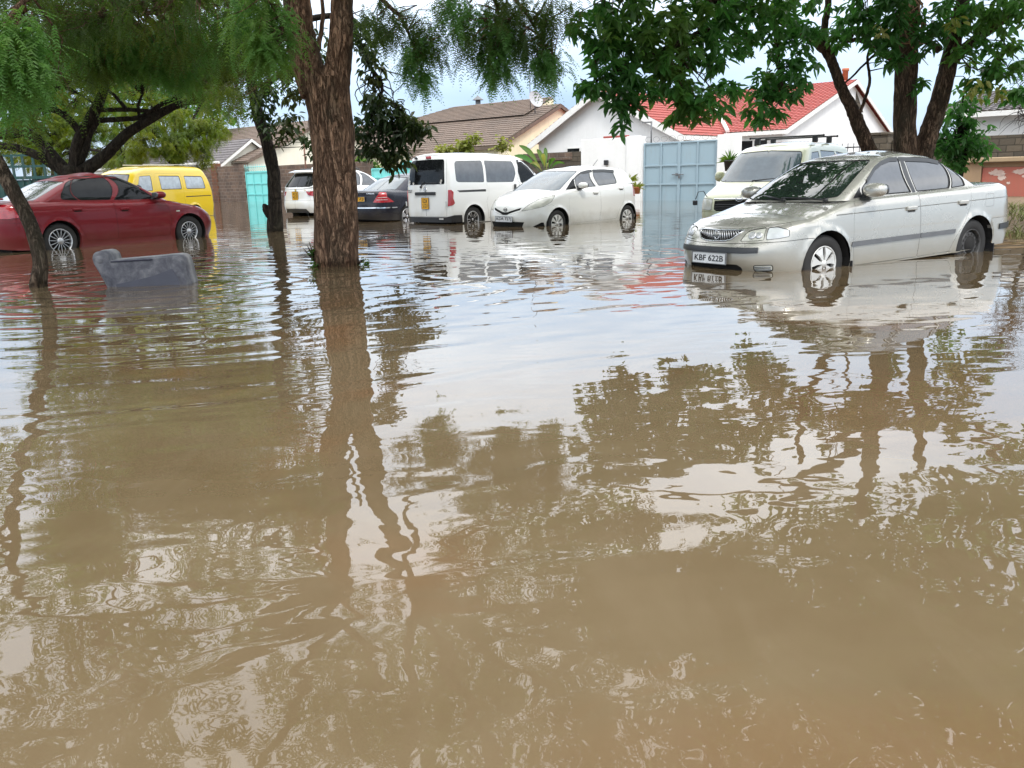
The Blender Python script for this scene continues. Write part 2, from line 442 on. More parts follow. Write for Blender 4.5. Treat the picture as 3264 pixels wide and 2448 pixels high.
def cap(ring, u0, u1, crown, nrow=46, ncol=25, pw=2.3, lift=0):
    us = np.linspace(u0, u1, nrow); zt = ring.zt(us)-.0005; E = ring.P(us, zt); ym = E[:, 1].max(); t = np.linspace(-1, 1, ncol)
    X = np.repeat(E[:, :1], ncol, 1); Y = E[:, 1:2]*t[None]
    Z = E[:, 2:3]+lift+(crown(E[:, 0])*np.minimum(1, E[:, 1]/ym))[:, None]*(1-np.abs(t)**pw)[None]
    V = np.stack([X, Y, Z], -1).reshape(-1, 3)
    i = np.arange(nrow*ncol).reshape(nrow, ncol); q = np.stack([i[:-1, :-1], i[1:, :-1], i[1:, 1:], i[:-1, 1:]], -1).reshape(-1, 4)
    T = np.concatenate([q[:, :3], q[:, [0, 2, 3]]])
    g = np.cross(V[T[:, 1]]-V[T[:, 0]], V[T[:, 2]]-V[T[:, 0]]); g *= np.sign(g[:, 2:3]+1e-12)
    Nn = np.zeros_like(V)
    for k in range(3): np.add.at(Nn, T[:, k], g)
    Nn /= np.maximum(np.linalg.norm(Nn, axis=1, keepdims=True), 1e-12); Nn[np.abs(Nn).sum(1) < .1] = (0, 0, 1)
    return V, Nn, T
def arch(ring, xc, Rr, zc=.3, k=18):
    zb = float(ring.zbf(xc)); s_ = math.asin(max(-1, min(1, (zb-zc)/Rr)))
    return [ring.uv('s', xc-Rr*math.cos(a), max(zb, zc+Rr*math.sin(a))) for a in np.linspace(s_, math.pi-s_, k)]

def wheel(parent, x, y, z, Rt, Rr, width, style, side, mats=None, dirty=0):
    """wheel > tyre, rim; side +1: outer face towards +y"""
    X = x-CX
    hub = BM().lathe([(0.001, -width*.45*side), (Rr*.62, -width*.45*side), (Rr*.62, -width*.12*side), (.001, -width*.12*side)], (X, y, z), seg=20).build('wheel', M['under'], parent)
    o = lambda d: d*side
    tp = [(Rr*.98, -width/2), (Rr+.02, -width/2), (Rt-.03, -width*.52), (Rt-.008, -width*.44), (Rt, -width*.3), (Rt, width*.3), (Rt-.008, width*.44),
          (Rt-.03, width*.52), (Rr+.03, width*.535), (Rr+.012, width*.5), (Rr*.98, width*.46)]
    t = BM().lathe([(r, o(h)-o(width/2)) for r, h in tp], (X, y, z), seg=40)
    tr = t.build('tyre', M['rubber'], hub)
    b = BM(); yo = y
    def at_(r, a, d): return (X+r*math.cos(a), yo-o(d), z+r*math.sin(a))
    b.lathe([(Rr, -o(.015)), (Rr*.985, o(.0)), (Rr*.93, -o(.004)), (Rr*.90, -o(.02)), (Rr*.88, -o(width*.6))], (X, yo, z), seg=40)
    n, w0, w1, d0, d1, hubr = {'hubcap': (7, .30, .62, -.004, .008, .22), 'hub8': (8, .30, .52, -.002, .006, .2), 'five': (5, .42, .50, .03, .012, .24),
        'fifteen': (15, .15, .09, .012, .006, .28), 'ten': (10, .14, .12, .03, .008, .2), 'steel': (0, 0, 0, .03, .02, .3)}[style]
    r0, r1 = Rr*hubr*.7, Rr*.93
    for i in range(n):
        a = 2*math.pi*(i+.25)/n; a0, a1 = w0*math.pi/n*2.2, w1*math.pi/n*1.25
        if n == 10: a += (.10 if i % 2 else -.10)
        f = []
        for r, aa, d in ((r0, a0, d0), (r1*.6, (a0+a1)/2*.8, (d0+d1)/2-.004), (r1, a1, d1)):
            f.append((at_(r, a-aa, d), at_(r, a+aa, d), at_(r, a+aa, d+.022), at_(r, a-aa, d+.022)))
        vs = [[b.b.verts.new(p) for p in q] for q in f]
        for q, p in zip(vs[:-1], vs[1:]):
            for k in range(4): b.b.faces.new((q[k], q[(k+1) % 4], p[(k+1) % 4], p[k]))
        b.b.faces.new(vs[-1])
    if style == 'steel':
        b.lathe([(.001, -o(.03)), (Rr*.18, -o(.03)), (Rr*.2, -o(.045)), (Rr*.45, -o(.05)), (Rr*.55, -o(.02)), (Rr*.75, -o(.028)), (Rr*.9, -o(.06))], (X, yo, z), seg=36)
    else:
        b.lathe([(.001, -o(d0-.012)), (Rr*hubr*.8, -o(d0-.008)), (Rr*hubr, -o(d0+.004)), (Rr*hubr, -o(d0+.03))], (X, yo, z), seg=24)
    rim = b.build('rim', (mats or {'hubcap': M['hubcap'], 'hub8': M['hubcap'], 'steel': M['steel']}.get(style, M['alloy'])), hub)
    k = BM(); k.lathe([(.001, -o(.055)), (Rr*.89, -o(.055))], (X, yo, z), seg=24)
    if style == 'steel':
        for i in range(14):
            a = 2*math.pi*i/14; p = at_(Rr*.68, a, .021); k.lathe([(.001, o(.0)), (.014, 0)], p, seg=8)
        for i in range(4):
            a = 2*math.pi*(i+.5)/4; p = at_(Rr*.3, a, .02); k.lathe([(.001, o(.0)), (.016, -o(.01)), (.016, -o(.03))], p, seg=8)
    k.build('brake_disc', M['under'], hub)
    return hub
def mirror(parent, x, y, z, mat, s=1., L_=.22, H_=.13, flip=1, D_=.13):
    sg = 1 if y > 0 else -1; X = x-CX
    b = BM().ell((X, y+sg*.10, z+.03), (D_*.55, L_*.5, H_*.5), 2.6)
    o = b.build('side_mirror', mat, parent)
    BM().prism([(-.08, -.06), (.09, -.055), (.03, .03), (-.02, .03)], (X+.02, y-sg*.045, z), (1, 0, 0), (0, 0, 1), (0, sg*.075, .01)).build('mirror_foot', M['black'], o)
    BM().ell((X+D_*.5, y+sg*.10, z+.03), (.012, L_*.43, H_*.40), 3).build('mirror_glass', M['glassgrey'], o)
    return o
def plate(parent, x, y, z, w_, h_, txt, mat, rotz, tilt=0, two=False):
    """number plate; rotz: 0 faces rear (+x), pi faces the front"""
    o = BM().box((0, 0, 0), (.012, w_, h_), .004).build('number_plate', mat, parent)
    o.location = (x-CX, y, z); o.rotation_euler = (0, tilt, rotz)
    tm = text_mesh(txt, h_*(.5 if two else .74), w_*(.72 if two else .86))
    for v in tm.vertices:
        a, b_, c_ = v.co; v.co = (.0075+c_*.5, a, b_)
    link('lettering', tm, M['ink'], o)
    fr = BM(); t_ = .007
    for a, b_, c_, d in ((0, h_/2, w_+t_, t_), (0, -h_/2, w_+t_, t_), (w_/2, 0, t_, h_-t_), (-w_/2, 0, t_, h_-t_)): fr.box((.003, a, b_), (.016, c_, d))
    fr.build('plate_frame', M['ink'] if two else M['greyplastic'], o)
    return o
def wiper(parent, p0, p1, p2):
    f = lambda p: (p[0]-CX, p[1], p[2])
    return BM().tube([f(p0), f(p1)], .011, 6).tube([f(p1), f(p2)], .009, 6).box(f(p0), (.05, .05, .03), .01).build('wiper', M['black'], parent)

class Car:
    def __init__(s, name, label, cat, pose, group=None):
        x, y, yaw, dep, pt, rl = pose; yw = R(yaw); f = Vector((math.cos(yw), math.sin(yw), 0))
        p = Vector((x, y, -dep))-f*CX
        s.o = tag(empty(name, p, (-R(rl), -R(pt), yw+math.pi)), label, cat, group)
        s.body = Acc(); s.gap = Acc(); s.extra = {}
    def ring(s, ring, panels, holes=(), step=.05, body=True, mat=None):
        res = cut(ring, panels, holes, step); pairs = {}
        for k, parts in res.items():
            for V, Nn, T in parts:
                if k == -1: s.body.both(V, Nn, T)
                elif k == -3: s.gap.both(V, Nn, T)
        made = {}
        for k, parts in res.items():
            if k < 0: continue
            p = panels[k]
            if p.get('body'):
                for V, Nn, T in parts: s.body.both(V, Nn, T)
                continue
            if p.get('pair', True):
                for sg in (1, -1):
                    if p.get('only') and p['only'] != sg: 
                        for V, Nn, T in parts: s.body.add(V*np.array([1, sg, 1]), Nn*np.array([1, sg, 1]), T)
                        continue
                    a = Acc()
                    for V, Nn, T in parts: f = np.array([1, sg, 1]); a.add(V*f, Nn*f, T)
                    made[(p['name'], sg)] = o = a.build(p['name'], p['mat'], s.o)
                    if p.get('under') and (p['under'], sg) in made: o.parent = made[(p['under'], sg)]
            else:
                a = Acc()
                for V, Nn, T in parts: a.both(V, Nn, T)
                made[(p['name'], 0)] = a.build(p['name'], p['mat'], s.o)
        # hang sub-panels under the panel they name
        for p in panels:
            if p.get('under') and p.get('pair', True):
                for sg in (1, -1):
                    c_, q = made.get((p['name'], sg)), made.get((p['under'], sg)) or made.get((p['under'], 0))
                    if c_ and q: c_.parent = q
        s.made = {**getattr(s, 'made', {}), **made}; return made
    def cap(s, name, mat, *a, **k):
        acc = Acc(); acc.add(*cap(*a, **k)); return acc.build(name, mat, s.o)
    def finish(s, paint_):
        s.b = s.body.build('body', paint_, s.o)
        if s.gap.n: s.gap.build('panel_gap', M['gap'], s.b)
        return s.b
    def liner(s, xc, Rr, y0, y1, zc=.3, W=.7):
        n = 14
        for sg in (1, -1):
            b = BM()
            for i in range(n):
                a0, a1 = (math.pi*(k/n*1.3-.15) for k in (i, i+1))
                q = lambda a, y: (xc-CX+Rr*1.02*math.cos(a), sg*y, zc+Rr*1.02*math.sin(a))
                b.quad(q(a0, y0), q(a1, y0), q(a1, y1), q(a0, y1), smooth=True)
            b.build('wheel_arch_liner', M['under'], s.o)
    def under(s, x0, x1, z0, z1, hw):
        BM().box(((x0+x1)/2-CX, 0, (z0+z1)/2), (x1-x0, hw*2, z1-z0)).build('underbody', M['under'], s.o)
def circle(c, r, k=16): return [(c[0]+r*math.cos(a), c[1]+r*math.sin(a)) for a in np.linspace(0, 2*math.pi, k, endpoint=False)]
def SP(ring, pts, r=.03): return rounded(ring.poly([('s', x, z) for x, z in pts]), r)
def FP(ring, pts, r=.015, k='f'): return rounded(ring.poly([p if isinstance(p[0], str) else (k, *p) for p in pts]), r)
def FC(ring, pts, k='f'): return ring.poly([p if isinstance(p[0], str) else (k, *p) for p in pts])
# ------------------------------------------------------------------ street frame: s along the frontage, d behind it
O_ = Vector((-15.6, 52, 0)); U_ = Vector((.757, -.654, 0)); B_ = Vector((.654, .757, 0))
def W(s, d, z): return O_+U_*s+B_*d+Vector((0, 0, z))
YAW = math.atan2(U_.y, U_.x)
RZ = Matrix.Rotation(YAW, 3, 'Z')
def base(name, s, d, label, cat, z=-.2, group=None, kind=None):
    o = empty(name, W(s, d, z)); return tag(o, label, cat, group, kind)
def adopt(o, e):
    o.parent = e; o.matrix_parent_inverse = Matrix.Translation(-e.location); return o
def sbox(b, s0, s1, d0, d1, z0, z1, bevel=0):
    """box in street coordinates"""
    return b.box(W((s0+s1)/2, (d0+d1)/2, (z0+z1)/2), (s1-s0, d1-d0, z1-z0), bevel, RZ) if False else _sb(b, s0, s1, d0, d1, z0, z1, bevel)
def _sb(b, s0, s1, d0, d1, z0, z1, bevel):
    r = bmesh.ops.create_cube(b.b, size=1); vs = r['verts']; bmesh.ops.scale(b.b, vec=(s1-s0, d1-d0, z1-z0), verts=vs)
    if bevel:
        q = bmesh.ops.bevel(b.b, geom=list({e for v in vs for e in v.link_edges}), offset=bevel, segments=1, affect='EDGES')
        vs = list({v for f in q['faces'] for v in f.verts} | {v for v in vs if v.is_valid})
    bmesh.ops.rotate(b.b, cent=(0, 0, 0), matrix=RZ, verts=vs); bmesh.ops.translate(b.b, vec=W((s0+s1)/2, (d0+d1)/2, (z0+z1)/2), verts=vs)
    return b

# ---- materials of the setting
def water_mat():
    t = NT('flood_water'); g = t.n('ShaderNodeNewGeometry'); v = g.outputs['Position']
    m = lambda sc: (lambda q: (t.l(v, q.inputs['Vector']), q.outputs['Vector'])[1])(t.n('ShaderNodeMapping', Scale=sc))
    f = t.noise(m((.35, .35, 1)), 1., 5, .6, .6); f2 = t.noise(m((.55, .55, 1)), 1., 4, .6, 1.2)
    c = t.ramp(f, [(.32, (.116, .080, .041)), (.6, (.156, .115, .066)), (.8, (.180, .139, .086))])
    red = t.ramp(f2, [(.54, (0, 0, 0)), (.76, (1, 1, 1))])
    c = t.mixc(t.math('MULTIPLY', red, .55), c, (.17, .072, .026))
    sp0 = t.n('ShaderNodeSeparateXYZ'); t.l(v, sp0.inputs[0])
    for cx, cy, rx, ry, am in ((.60, 1.25, .6, .20, .24), (1.6, 3.6, .8, .7, .2)):     # plumes of red silt
        ex = t.math('DIVIDE', t.math('SUBTRACT', sp0.outputs[0], cx), rx); ey = t.math('DIVIDE', t.math('SUBTRACT', sp0.outputs[1], cy), ry)
        q = t.math('ADD', t.math('ADD', t.math('MULTIPLY', ex, ex), t.math('MULTIPLY', ey, ey)), t.math('MULTIPLY', f2, 1.6))
        mr = t.n('ShaderNodeMapRange', clamp=True); t.l(q, mr.inputs['Value']); mr.inputs['From Min'].default_value = .6; mr.inputs['From Max'].default_value = 2.2
        mr.inputs['To Min'].default_value = am; mr.inputs['To Max'].default_value = 0.; c = t.mixc(mr.outputs[0], c, (.17, .072, .026))
    f3 = t.noise(m((5., 1.6, 1)), 1., 5, .65, .8); c = t.mixc(t.math('MULTIPLY', t.ramp(f3, [(.45, (0, 0, 0)), (.75, (1, 1, 1))]), .12), c, (.25, .20, .135))
    t.col(c)
    t.set(Roughness=.012, IOR=1.333, Specular_IOR_Level=.5, Coat_Weight=.55, Coat_Roughness=.012, Coat_IOR=1.4)
    # ripples: long crested wavelets running towards the viewer, stronger where someone wades, rings round the sofa and the trunks
    sep = t.n('ShaderNodeSeparateXYZ'); t.l(v, sep.inputs[0])
    def dist(cx, cy):
        dx, dy = t.math('SUBTRACT', sep.outputs[0], cx), t.math('SUBTRACT', sep.outputs[1], cy)
        return t.math('SQRT', t.math('ADD', t.math('MULTIPLY', dx, dx), t.math('MULTIPLY', dy, dy)))
    rot = t.n('ShaderNodeMapping', Rotation=(0, 0, R(-7))); t.l(v, rot.inputs['Vector']); v = rot.outputs['Vector']
    h1 = t.noise(m((.42, 1.9, 1)), 1., 1.5, .4, .3); h2 = t.noise(m((1.3, 4.2, 1)), 1., 1.5, .4, .6); h3 = t.noise(m((1.15, 1.9, 1)), 1., 1.6, .40, .7)
    h4 = t.noise(m((2.4, 3.6, 1)), 1., 1.6, .4, .9)
    h5 = t.noise(m((5., 7., 1)), 1., 1.5, .4, .8)
    near = t.math('POWER', 2.718, t.math('MULTIPLY', dist(0, 0), -1/4.4))
    calm = t.ramp(t.noise(m((.16, .12, 1)), 1., 2), [(.36, (.3, .3, .3)), (.64, (1, 1, 1))])
    h = t.math('ADD', t.math('MULTIPLY', h1, .0080), t.math('MULTIPLY', t.math('MULTIPLY', h2, .0022), calm))
    h = t.math('ADD', h, t.math('MULTIPLY', t.math('ADD', t.math('ADD', t.math('MULTIPLY', h3, .0045), t.math('MULTIPLY', h5, .0013)), t.math('MULTIPLY', h4, .0048)), near))
    for cx, cy, k, amp, fall in ((-3.8, 8.8, 16, .0024, 4.2), (-2.17, 10.5, 15, .0010, 3.5), (2.6, 9.2, 11, .0008, 2.5)):
        r = dist(cx, cy); rr = t.math('ADD', r, t.math('MULTIPLY', h1, .9))
        wv = t.math('MULTIPLY', t.math('SINE', t.math('MULTIPLY', rr, k)), t.math('MULTIPLY', t.math('POWER', 2.718, t.math('MULTIPLY', r, -1/fall)), amp))
        h = t.math('ADD', h, wv)
    b = t.n('ShaderNodeBump', Strength=1., Distance=1.); t.l(h, b.inputs['Height']); t.l(b.outputs['Normal'], t.p.inputs['Normal']); t.l(b.outputs['Normal'], t.p.inputs['Coat Normal'])
    return t.m
def plaster(name, c, stain=(.3, .25, .18), amt=.35, low=.6):
    t = NT(name); v = t.coord('Object'); f = t.noise(v, 1.3, 6, .6); f2 = t.noise(v, 9, 5); f3 = t.noise(t.coord('Object', (3, 3, .35)), 2, 4)
    k = t.ramp(t.math('ADD', t.math('MULTIPLY', f, .6), t.math('MULTIPLY', f3, .4)), [(.45, (0, 0, 0)), (.75, (1, 1, 1))])
    c1 = t.mixc(t.math('MULTIPLY', k, amt), c, stain)
    t.col(t.mixc(t.math('MULTIPLY', f2, .18), c1, tuple(x*.8 for x in c))); t.set(Roughness=.85, Specular_IOR_Level=.2); t.bump(f2, .25, .02); return t.m
def stone(name, c1, c2, mortar, scale=(2.6, 2.6, 4.4), rnd=.6):
    """coursed quarry stone: blocks in two sizes with recessed joints"""
    t = NT(name); tcn = t.n('ShaderNodeTexCoord'); sep = t.n('ShaderNodeSeparateXYZ'); t.l(tcn.outputs['Object'], sep.inputs[0])
    along = t.math('ADD', t.math('MULTIPLY', sep.outputs[0], U_.x), t.math('MULTIPLY', sep.outputs[1], U_.y))
    cmb = t.n('ShaderNodeCombineXYZ'); t.l(along, cmb.inputs[0]); t.l(sep.outputs[2], cmb.inputs[1])
    n0 = t.n('ShaderNodeTexNoise', Scale=3.); t.l(cmb.outputs[0], n0.inputs['Vector'])
    add = t.n('ShaderNodeMix', data_type='RGBA', blend_type='LINEAR_LIGHT'); add.inputs[0].default_value = .03
    t.l(cmb.outputs[0], add.inputs[6]); t.l(n0.outputs['Color'], add.inputs[7])
    br = t.n('ShaderNodeTexBrick', Scale=1., **{'Mortar Size': .016, 'Brick Width': .42, 'Row Height': .2, 'Mortar Smooth': .3, 'Bias': 0.})
    br.inputs['Color1'].default_value = (*c1, 1); br.inputs['Color2'].default_value = (*c2, 1); br.inputs['Mortar'].default_value = (*mortar, 1)
    t.l(add.outputs[2], br.inputs['Vector'])
    f = t.noise(t.coord('Object'), 1.1, 6, .65); f2 = t.noise(t.coord('Object'), 14, 5)
    c = t.mixc(t.ramp(f, [(.42, (0, 0, 0)), (.7, (.75, .75, .75))]), br.outputs['Color'], (.055, .05, .045))
    c = t.mixc(t.math('MULTIPLY', f2, .5), c, tuple(x*.55 for x in c1)); t.col(c); t.set(Roughness=.9, Specular_IOR_Level=.2)
    b = t.n('ShaderNodeBump', Strength=.8, Distance=.03)
    t.l(t.math('ADD', t.math('MULTIPLY', br.outputs['Fac'], -1.), t.math('MULTIPLY', f2, .6)), b.inputs['Height']); t.l(b.outputs['Normal'], t.p.inputs['Normal'])
    return t.m
def tiles(name, c1, c2, dark):
    t = NT(name); v = t.coord('Object'); f = t.noise(v, .9, 6, .65); f2 = t.noise(v, 7, 4); f3 = t.noise(v, 40, 2)
    c = t.mixc(t.ramp(f2, [(.35, (0, 0, 0)), (.65, (1, 1, 1))]), c1, c2)
    c = t.mixc(t.math('MULTIPLY', t.ramp(f, [(.5, (0, 0, 0)), (.75, (1, 1, 1))]), .55), c, dark); t.col(c); t.set(Roughness=.7, Specular_IOR_Level=.3); t.bump(f3, .3, .01); return t.m
def metal_sheet(name, c, rust=.25):
    t = NT(name); v = t.coord('Object'); f = t.noise(v, 2.2, 6, .65); f3 = t.noise(t.coord('Object', (5, 5, .5)), 3, 4)
    k = t.ramp(t.math('ADD', t.math('MULTIPLY', f, .5), t.math('MULTIPLY', f3, .5)), [(.5, (0, 0, 0)), (.72, (1, 1, 1))])
    t.col(t.mixc(t.math('MULTIPLY', k, rust), c, (.24, .17, .11))); t.set(Roughness=.5, Metallic=.0); return t.m
def grass_mat(name, c1, c2):
    t = NT(name); g = t.n('ShaderNodeNewGeometry'); f = t.noise(g.outputs['Position'], 2.5, 3); f2 = t.noise(g.outputs['Position'], 30, 2)
    t.col(t.mixc(t.math('MULTIPLY', f2, .5), t.ramp(f, [(.35, c1), (.65, c2)]), (.16, .13, .06))); t.set(Roughness=.7, Specular_IOR_Level=.2); return t.m
M['water'] = water_mat()
M['whitewall'] = plaster('white_wall', (.80, .80, .79), (.55, .54, .50), .3)
M['cream'] = plaster('cream_wall', (.86, .78, .56), (.45, .36, .22), .4)
M['creampale'] = plaster('pale_cream_wall', (.80, .76, .64), (.45, .40, .3), .25)
M['fascia'] = plaster('white_fascia', (.78, .77, .74), (.4, .38, .34), .3)
M['stonebrown'] = stone('quarry_stone', (.20, .135, .10), (.115, .085, .07), (.27, .235, .2))
M['orangebrick'] = stone('orange_brick', (.24, .10, .055), (.17, .075, .045), (.2, .16, .12))
M['stonegrey'] = stone('grey_stone', (.14, .115, .085), (.085, .075, .06), (.055, .05, .04))
M['tilered'] = tiles('red_tiles', (.36, .085, .07), (.30, .072, .06), (.16, .052, .045))
M['tilebrown'] = tiles('brown_tiles', (.185, .135, .105), (.13, .10, .08), (.07, .06, .05))
M['tilegrey'] = tiles('grey_tiles', (.17, .155, .155), (.12, .11, .11), (.06, .055, .055))
M['bluegate'] = metal_sheet('blue_grey_gate', (.29, .395, .455), .15)
M['turq'] = metal_sheet('turquoise_gate', (.20, .66, .64), .12)
M['teal'] = metal_sheet('teal_metal', (.006, .05, .047), .3)
M['redgate'] = metal_sheet('red_gate', (.40, .12, .085), .5)
M['clay'] = flat('clay_pipe', (.46, .16, .075), .7)
M['rustpole'] = flat('rusty_pole', (.16, .075, .05), .7)
M['coping'] = plaster('coping', (.40, .30, .19), (.2, .15, .1), .5)
M['tanwall'] = plaster('tan_wall', (.36, .25, .155), (.18, .13, .09), .5)
M['sofa'] = None
M['dirt'] = plaster('ground_soil', (.17, .12, .075), (.10, .075, .05), .7)
M['grassground'] = grass_mat('grass_soil', (.09, .10, .035), (.14, .12, .05))
M['grassblade'] = grass_mat('grass_blades', (.10, .16, .035), (.20, .19, .07))

# ---- ground and water
def ground():
    xs = np.unique(np.r_[np.linspace(-900, -60, 12), np.linspace(-60, 60, 121), np.linspace(60, 900, 12)])
    ys = np.unique(np.r_[np.linspace(-60, -8, 8), np.linspace(-8, 70, 90), np.linspace(70, 1500, 14)])
    X, Y = np.meshgrid(xs, ys); d = (X-O_.x)*B_.x+(Y-O_.y)*B_.y
    # flooded street floor, raised plots behind the walls, a low grass bank on the right
    bank = np.clip((X-6.5-.0*(Y-10))/2.2, 0, 1)*np.clip((Y-10.2)/2.2, 0, 1)
    Z = -.25+.33*np.clip((d-.35)/1.2, 0, 1)+.36*bank*(d < .3)+.02*np.sin(X*1.7)*np.cos(Y*1.3)
    i = np.arange(X.size).reshape(X.shape); q = np.stack([i[:-1, :-1], i[:-1, 1:], i[1:, 1:], i[1:, :-1]], -1).reshape(-1, 4)
    o = link('ground', mesh_np('ground', np.stack([X, Y, Z], -1).reshape(-1, 3), q), M['dirt']); tag(o, kind='structure')
    BMw = BM(); BMw.quad((-75, -25, 0), (75, -25, 0), (75, 75, 0), (-75, 75, 0))
    tag(BMw.build('flood_water', M['water']), kind='structure')
ground()
def grass():
    n = 5200; V = []
    x = rng.uniform(6.3, 12.5, n); y = rng.uniform(10.1, 19, n)
    k = (x-6.3 > .3*rng.random(n)) & (rng.random(n) < np.clip(1.6-(y-10)/9, .25, 1)); x, y = x[k], y[k]; n = len(x)
    bank = np.clip((x-6.5)/2.2, 0, 1)*np.clip((y-10.2)/2.2, 0, 1); z = -.26+.36*bank
    a = rng.uniform(0, 6.28, n); h = rng.uniform(.08, .20, n); wd = rng.uniform(.006, .012, n); ln = rng.normal(0, .12, (n, 2))
    p = np.stack([x, y, z], 1); s_ = np.stack([np.cos(a)*wd, np.sin(a)*wd, 0*a], 1); tip = np.stack([ln[:, 0], ln[:, 1], h], 1); mid = tip*np.array([.35, .35, .6])
    Q = np.stack([p-s_, p+s_, p+mid+s_*.8, p+mid-s_*.8, p+mid-s_*.8, p+mid+s_*.8, p+tip+s_*.1, p+tip-s_*.1], 1).reshape(-1, 3)
    tag(link('bank_grass', quads_np('bank_grass', Q, n*2), M['grassblade']), 'rough green and straw grass on the bank behind the silver saloon', 'grass', kind='stuff')
grass()

# ---- tiled roof slopes: courses of wavy tiles, each a little above the one below
def slope(p0, p1, q1, q0, course=.30, wave=.22, amp=.022, lap=.03):
    """eave p0->p1, ridge q0->q1"""
    p0, p1, q1, q0 = (np.array(p, float) for p in (p0, p1, q1, q0))
    L_ = np.linalg.norm(p1-p0); H_ = np.linalg.norm((q0+q1)/2-(p0+p1)/2); nr = max(2, int(H_/course)); nc = max(4, int(L_/wave*5))
    n = np.cross(p1-p0, q0-p0); n /= np.linalg.norm(n); n *= np.sign(n[2])
    u = np.linspace(0, 1, nc+1); V = []; F = []
    for r in range(nr):
        for k, (t, up) in enumerate(((r/nr, lap), ((r+1)/nr, 0.))):
            a = p0+(q0-p0)*t; b = p1+(q1-p1)*t; pts = a+(b-a)*u[:, None]
            wv = amp*np.abs(np.sin(math.pi*u*L_/wave+(0.0)))+up; V.append(pts+n*wv[:, None])
        if r < nr-1 or True:
            i0 = (2*r)*(nc+1); i1 = i0+nc+1
            for c in range(nc): F.append((i0+c, i0+c+1, i1+c+1, i1+c))
            if r: 
                j = (2*r-1)*(nc+1)
                for c in range(nc): F.append((j+c, j+c+1, i0+c+1, i0+c))
    return np.concatenate(V), F
def roof(e, name, mat, *slopes_, **kw):
    Vs, Fs, n = [], [], 0
    for sl_ in slopes_:
        V, F = slope(*sl_, **kw); Vs.append(V); Fs += [tuple(i+n for i in f) for f in F]; n += len(V)
    o = link(name, mesh_np(name, np.concatenate(Vs), Fs, smooth=False), mat); return adopt(o, e)
def part(e, bm_, name, mat): return adopt(bm_.build(name, mat), e)
def gable_house(name, label, s0, s1, d0, d1, ez, rz, wallm, tilem, axis='s', over=.35, group=None, rd=None, fm=None):
    """ridge along 's' or 'd'; walls with gables, two tiled slopes, rake and eave boards"""
    e = base(name, (s0+s1)/2, (d0+d1)/2, label, 'house', group=group)
    b = BM(); z0 = -.25
    if axis == 's':
        dm = rd if rd else (d0+d1)/2
        sec = lambda s: [W(s, d0, z0), W(s, d1, z0), W(s, d1, ez), W(s, dm, rz-.08), W(s, d0, ez)]
        A, Bq = sec(s0), sec(s1)
    else:
        sm = rd if rd else (s0+s1)/2
        sec = lambda d: [W(s0, d, z0), W(s1, d, z0), W(s1, d, ez), W(sm, d, rz-.08), W(s0, d, ez)]
        A, Bq = sec(d0), sec(d1)
    va = [b.b.verts.new(p) for p in A]; vb = [b.b.verts.new(p) for p in Bq]
    b.b.faces.new(va); b.b.faces.new(vb[::-1])
    for i in range(5): b.b.faces.new((va[i], vb[i], vb[(i+1) % 5], va[(i+1) % 5]))
    part(e, b, 'wall', wallm)
    k = over; b2 = BM()
    if axis == 's':
        sl1 = (rz-ez)/(dm-d0); sl2 = (rz-ez)/(d1-dm); zf, zb_ = ez-sl1*k+.05, ez-sl2*k+.05
        S1 = (W(s0-k, d0-k, zf), W(s1+k, d0-k, zf), W(s1+k, dm, rz+.05), W(s0-k, dm, rz+.05))
        S2 = (W(s1+k, d1+k, zb_), W(s0-k, d1+k, zb_), W(s0-k, dm, rz+.05), W(s1+k, dm, rz+.05))
        for s_ in (s0-k, s1+k):
            for (da, za, db, zb2) in ((d0-k, zf, dm, rz+.05), (dm, rz+.05, d1+k, zb_)):
                b2.prism([(da, za-.20), (db, zb2-.20), (db, zb2-.005), (da, za-.005)], W(s_-.02, 0, 0), B_, (0, 0, 1), U_*.04)
        b2.prism([(s0-k, zf-.17), (s1+k, zf-.17), (s1+k, zf-.005), (s0-k, zf-.005)], W(0, d0-k-.02, 0), U_, (0, 0, 1), B_*.03)
    else:
        sl1 = (rz-ez)/(sm-s0); sl2 = (rz-ez)/(s1-sm); za_, zc_ = ez-sl1*k+.05, ez-sl2*k+.05
        S1 = (W(s0-k, d1+k, za_), W(s0-k, d0-k, za_), W(sm, d0-k, rz+.05), W(sm, d1+k, rz+.05))
        S2 = (W(s1+k, d0-k, zc_), W(s1+k, d1+k, zc_), W(sm, d1+k, rz+.05), W(sm, d0-k, rz+.05))
        for d_ in (d0-k,):
            for (a, za, c_, zc2) in ((s0-k, za_, sm, rz+.05), (sm, rz+.05, s1+k, zc_)):
                b2.prism([(a, za-.32), (c_, zc2-.32), (c_, zc2-.005), (a, za-.005)], W(0, d_-.025, 0), U_, (0, 0, 1), B_*.05)
        b2.prism([(d0-k, zc_-.2), (d1+k, zc_-.2), (d1+k, zc_-.005), (d0-k, zc_-.005)], W(s1+k-.0, 0, 0), B_, (0, 0, 1), U_*.03)
    roof(e, 'roof', tilem, S1, S2)
    part(e, b2, 'fascia_board', fm or M['fascia'])
    return e
def house_window(e, s0, s1, d, z0, z1, panes=2, along='s'):
    b = BM()
    if along == 's':
        f = part(e, _sb(b, s0, s1, d-.03, d+.02, z0, z1, 0), 'window', M['fascia']); g = BM(); n = panes; wd = (s1-s0)/n
        for i in range(n): _sb(g, s0+i*wd+.05, s0+(i+1)*wd-.05, d-.045, d-.01, z0+.05, z1-.05, 0)
        o = part(e, g, 'pane', M['glass']); o.parent = f; o.matrix_parent_inverse = Matrix()
    return f

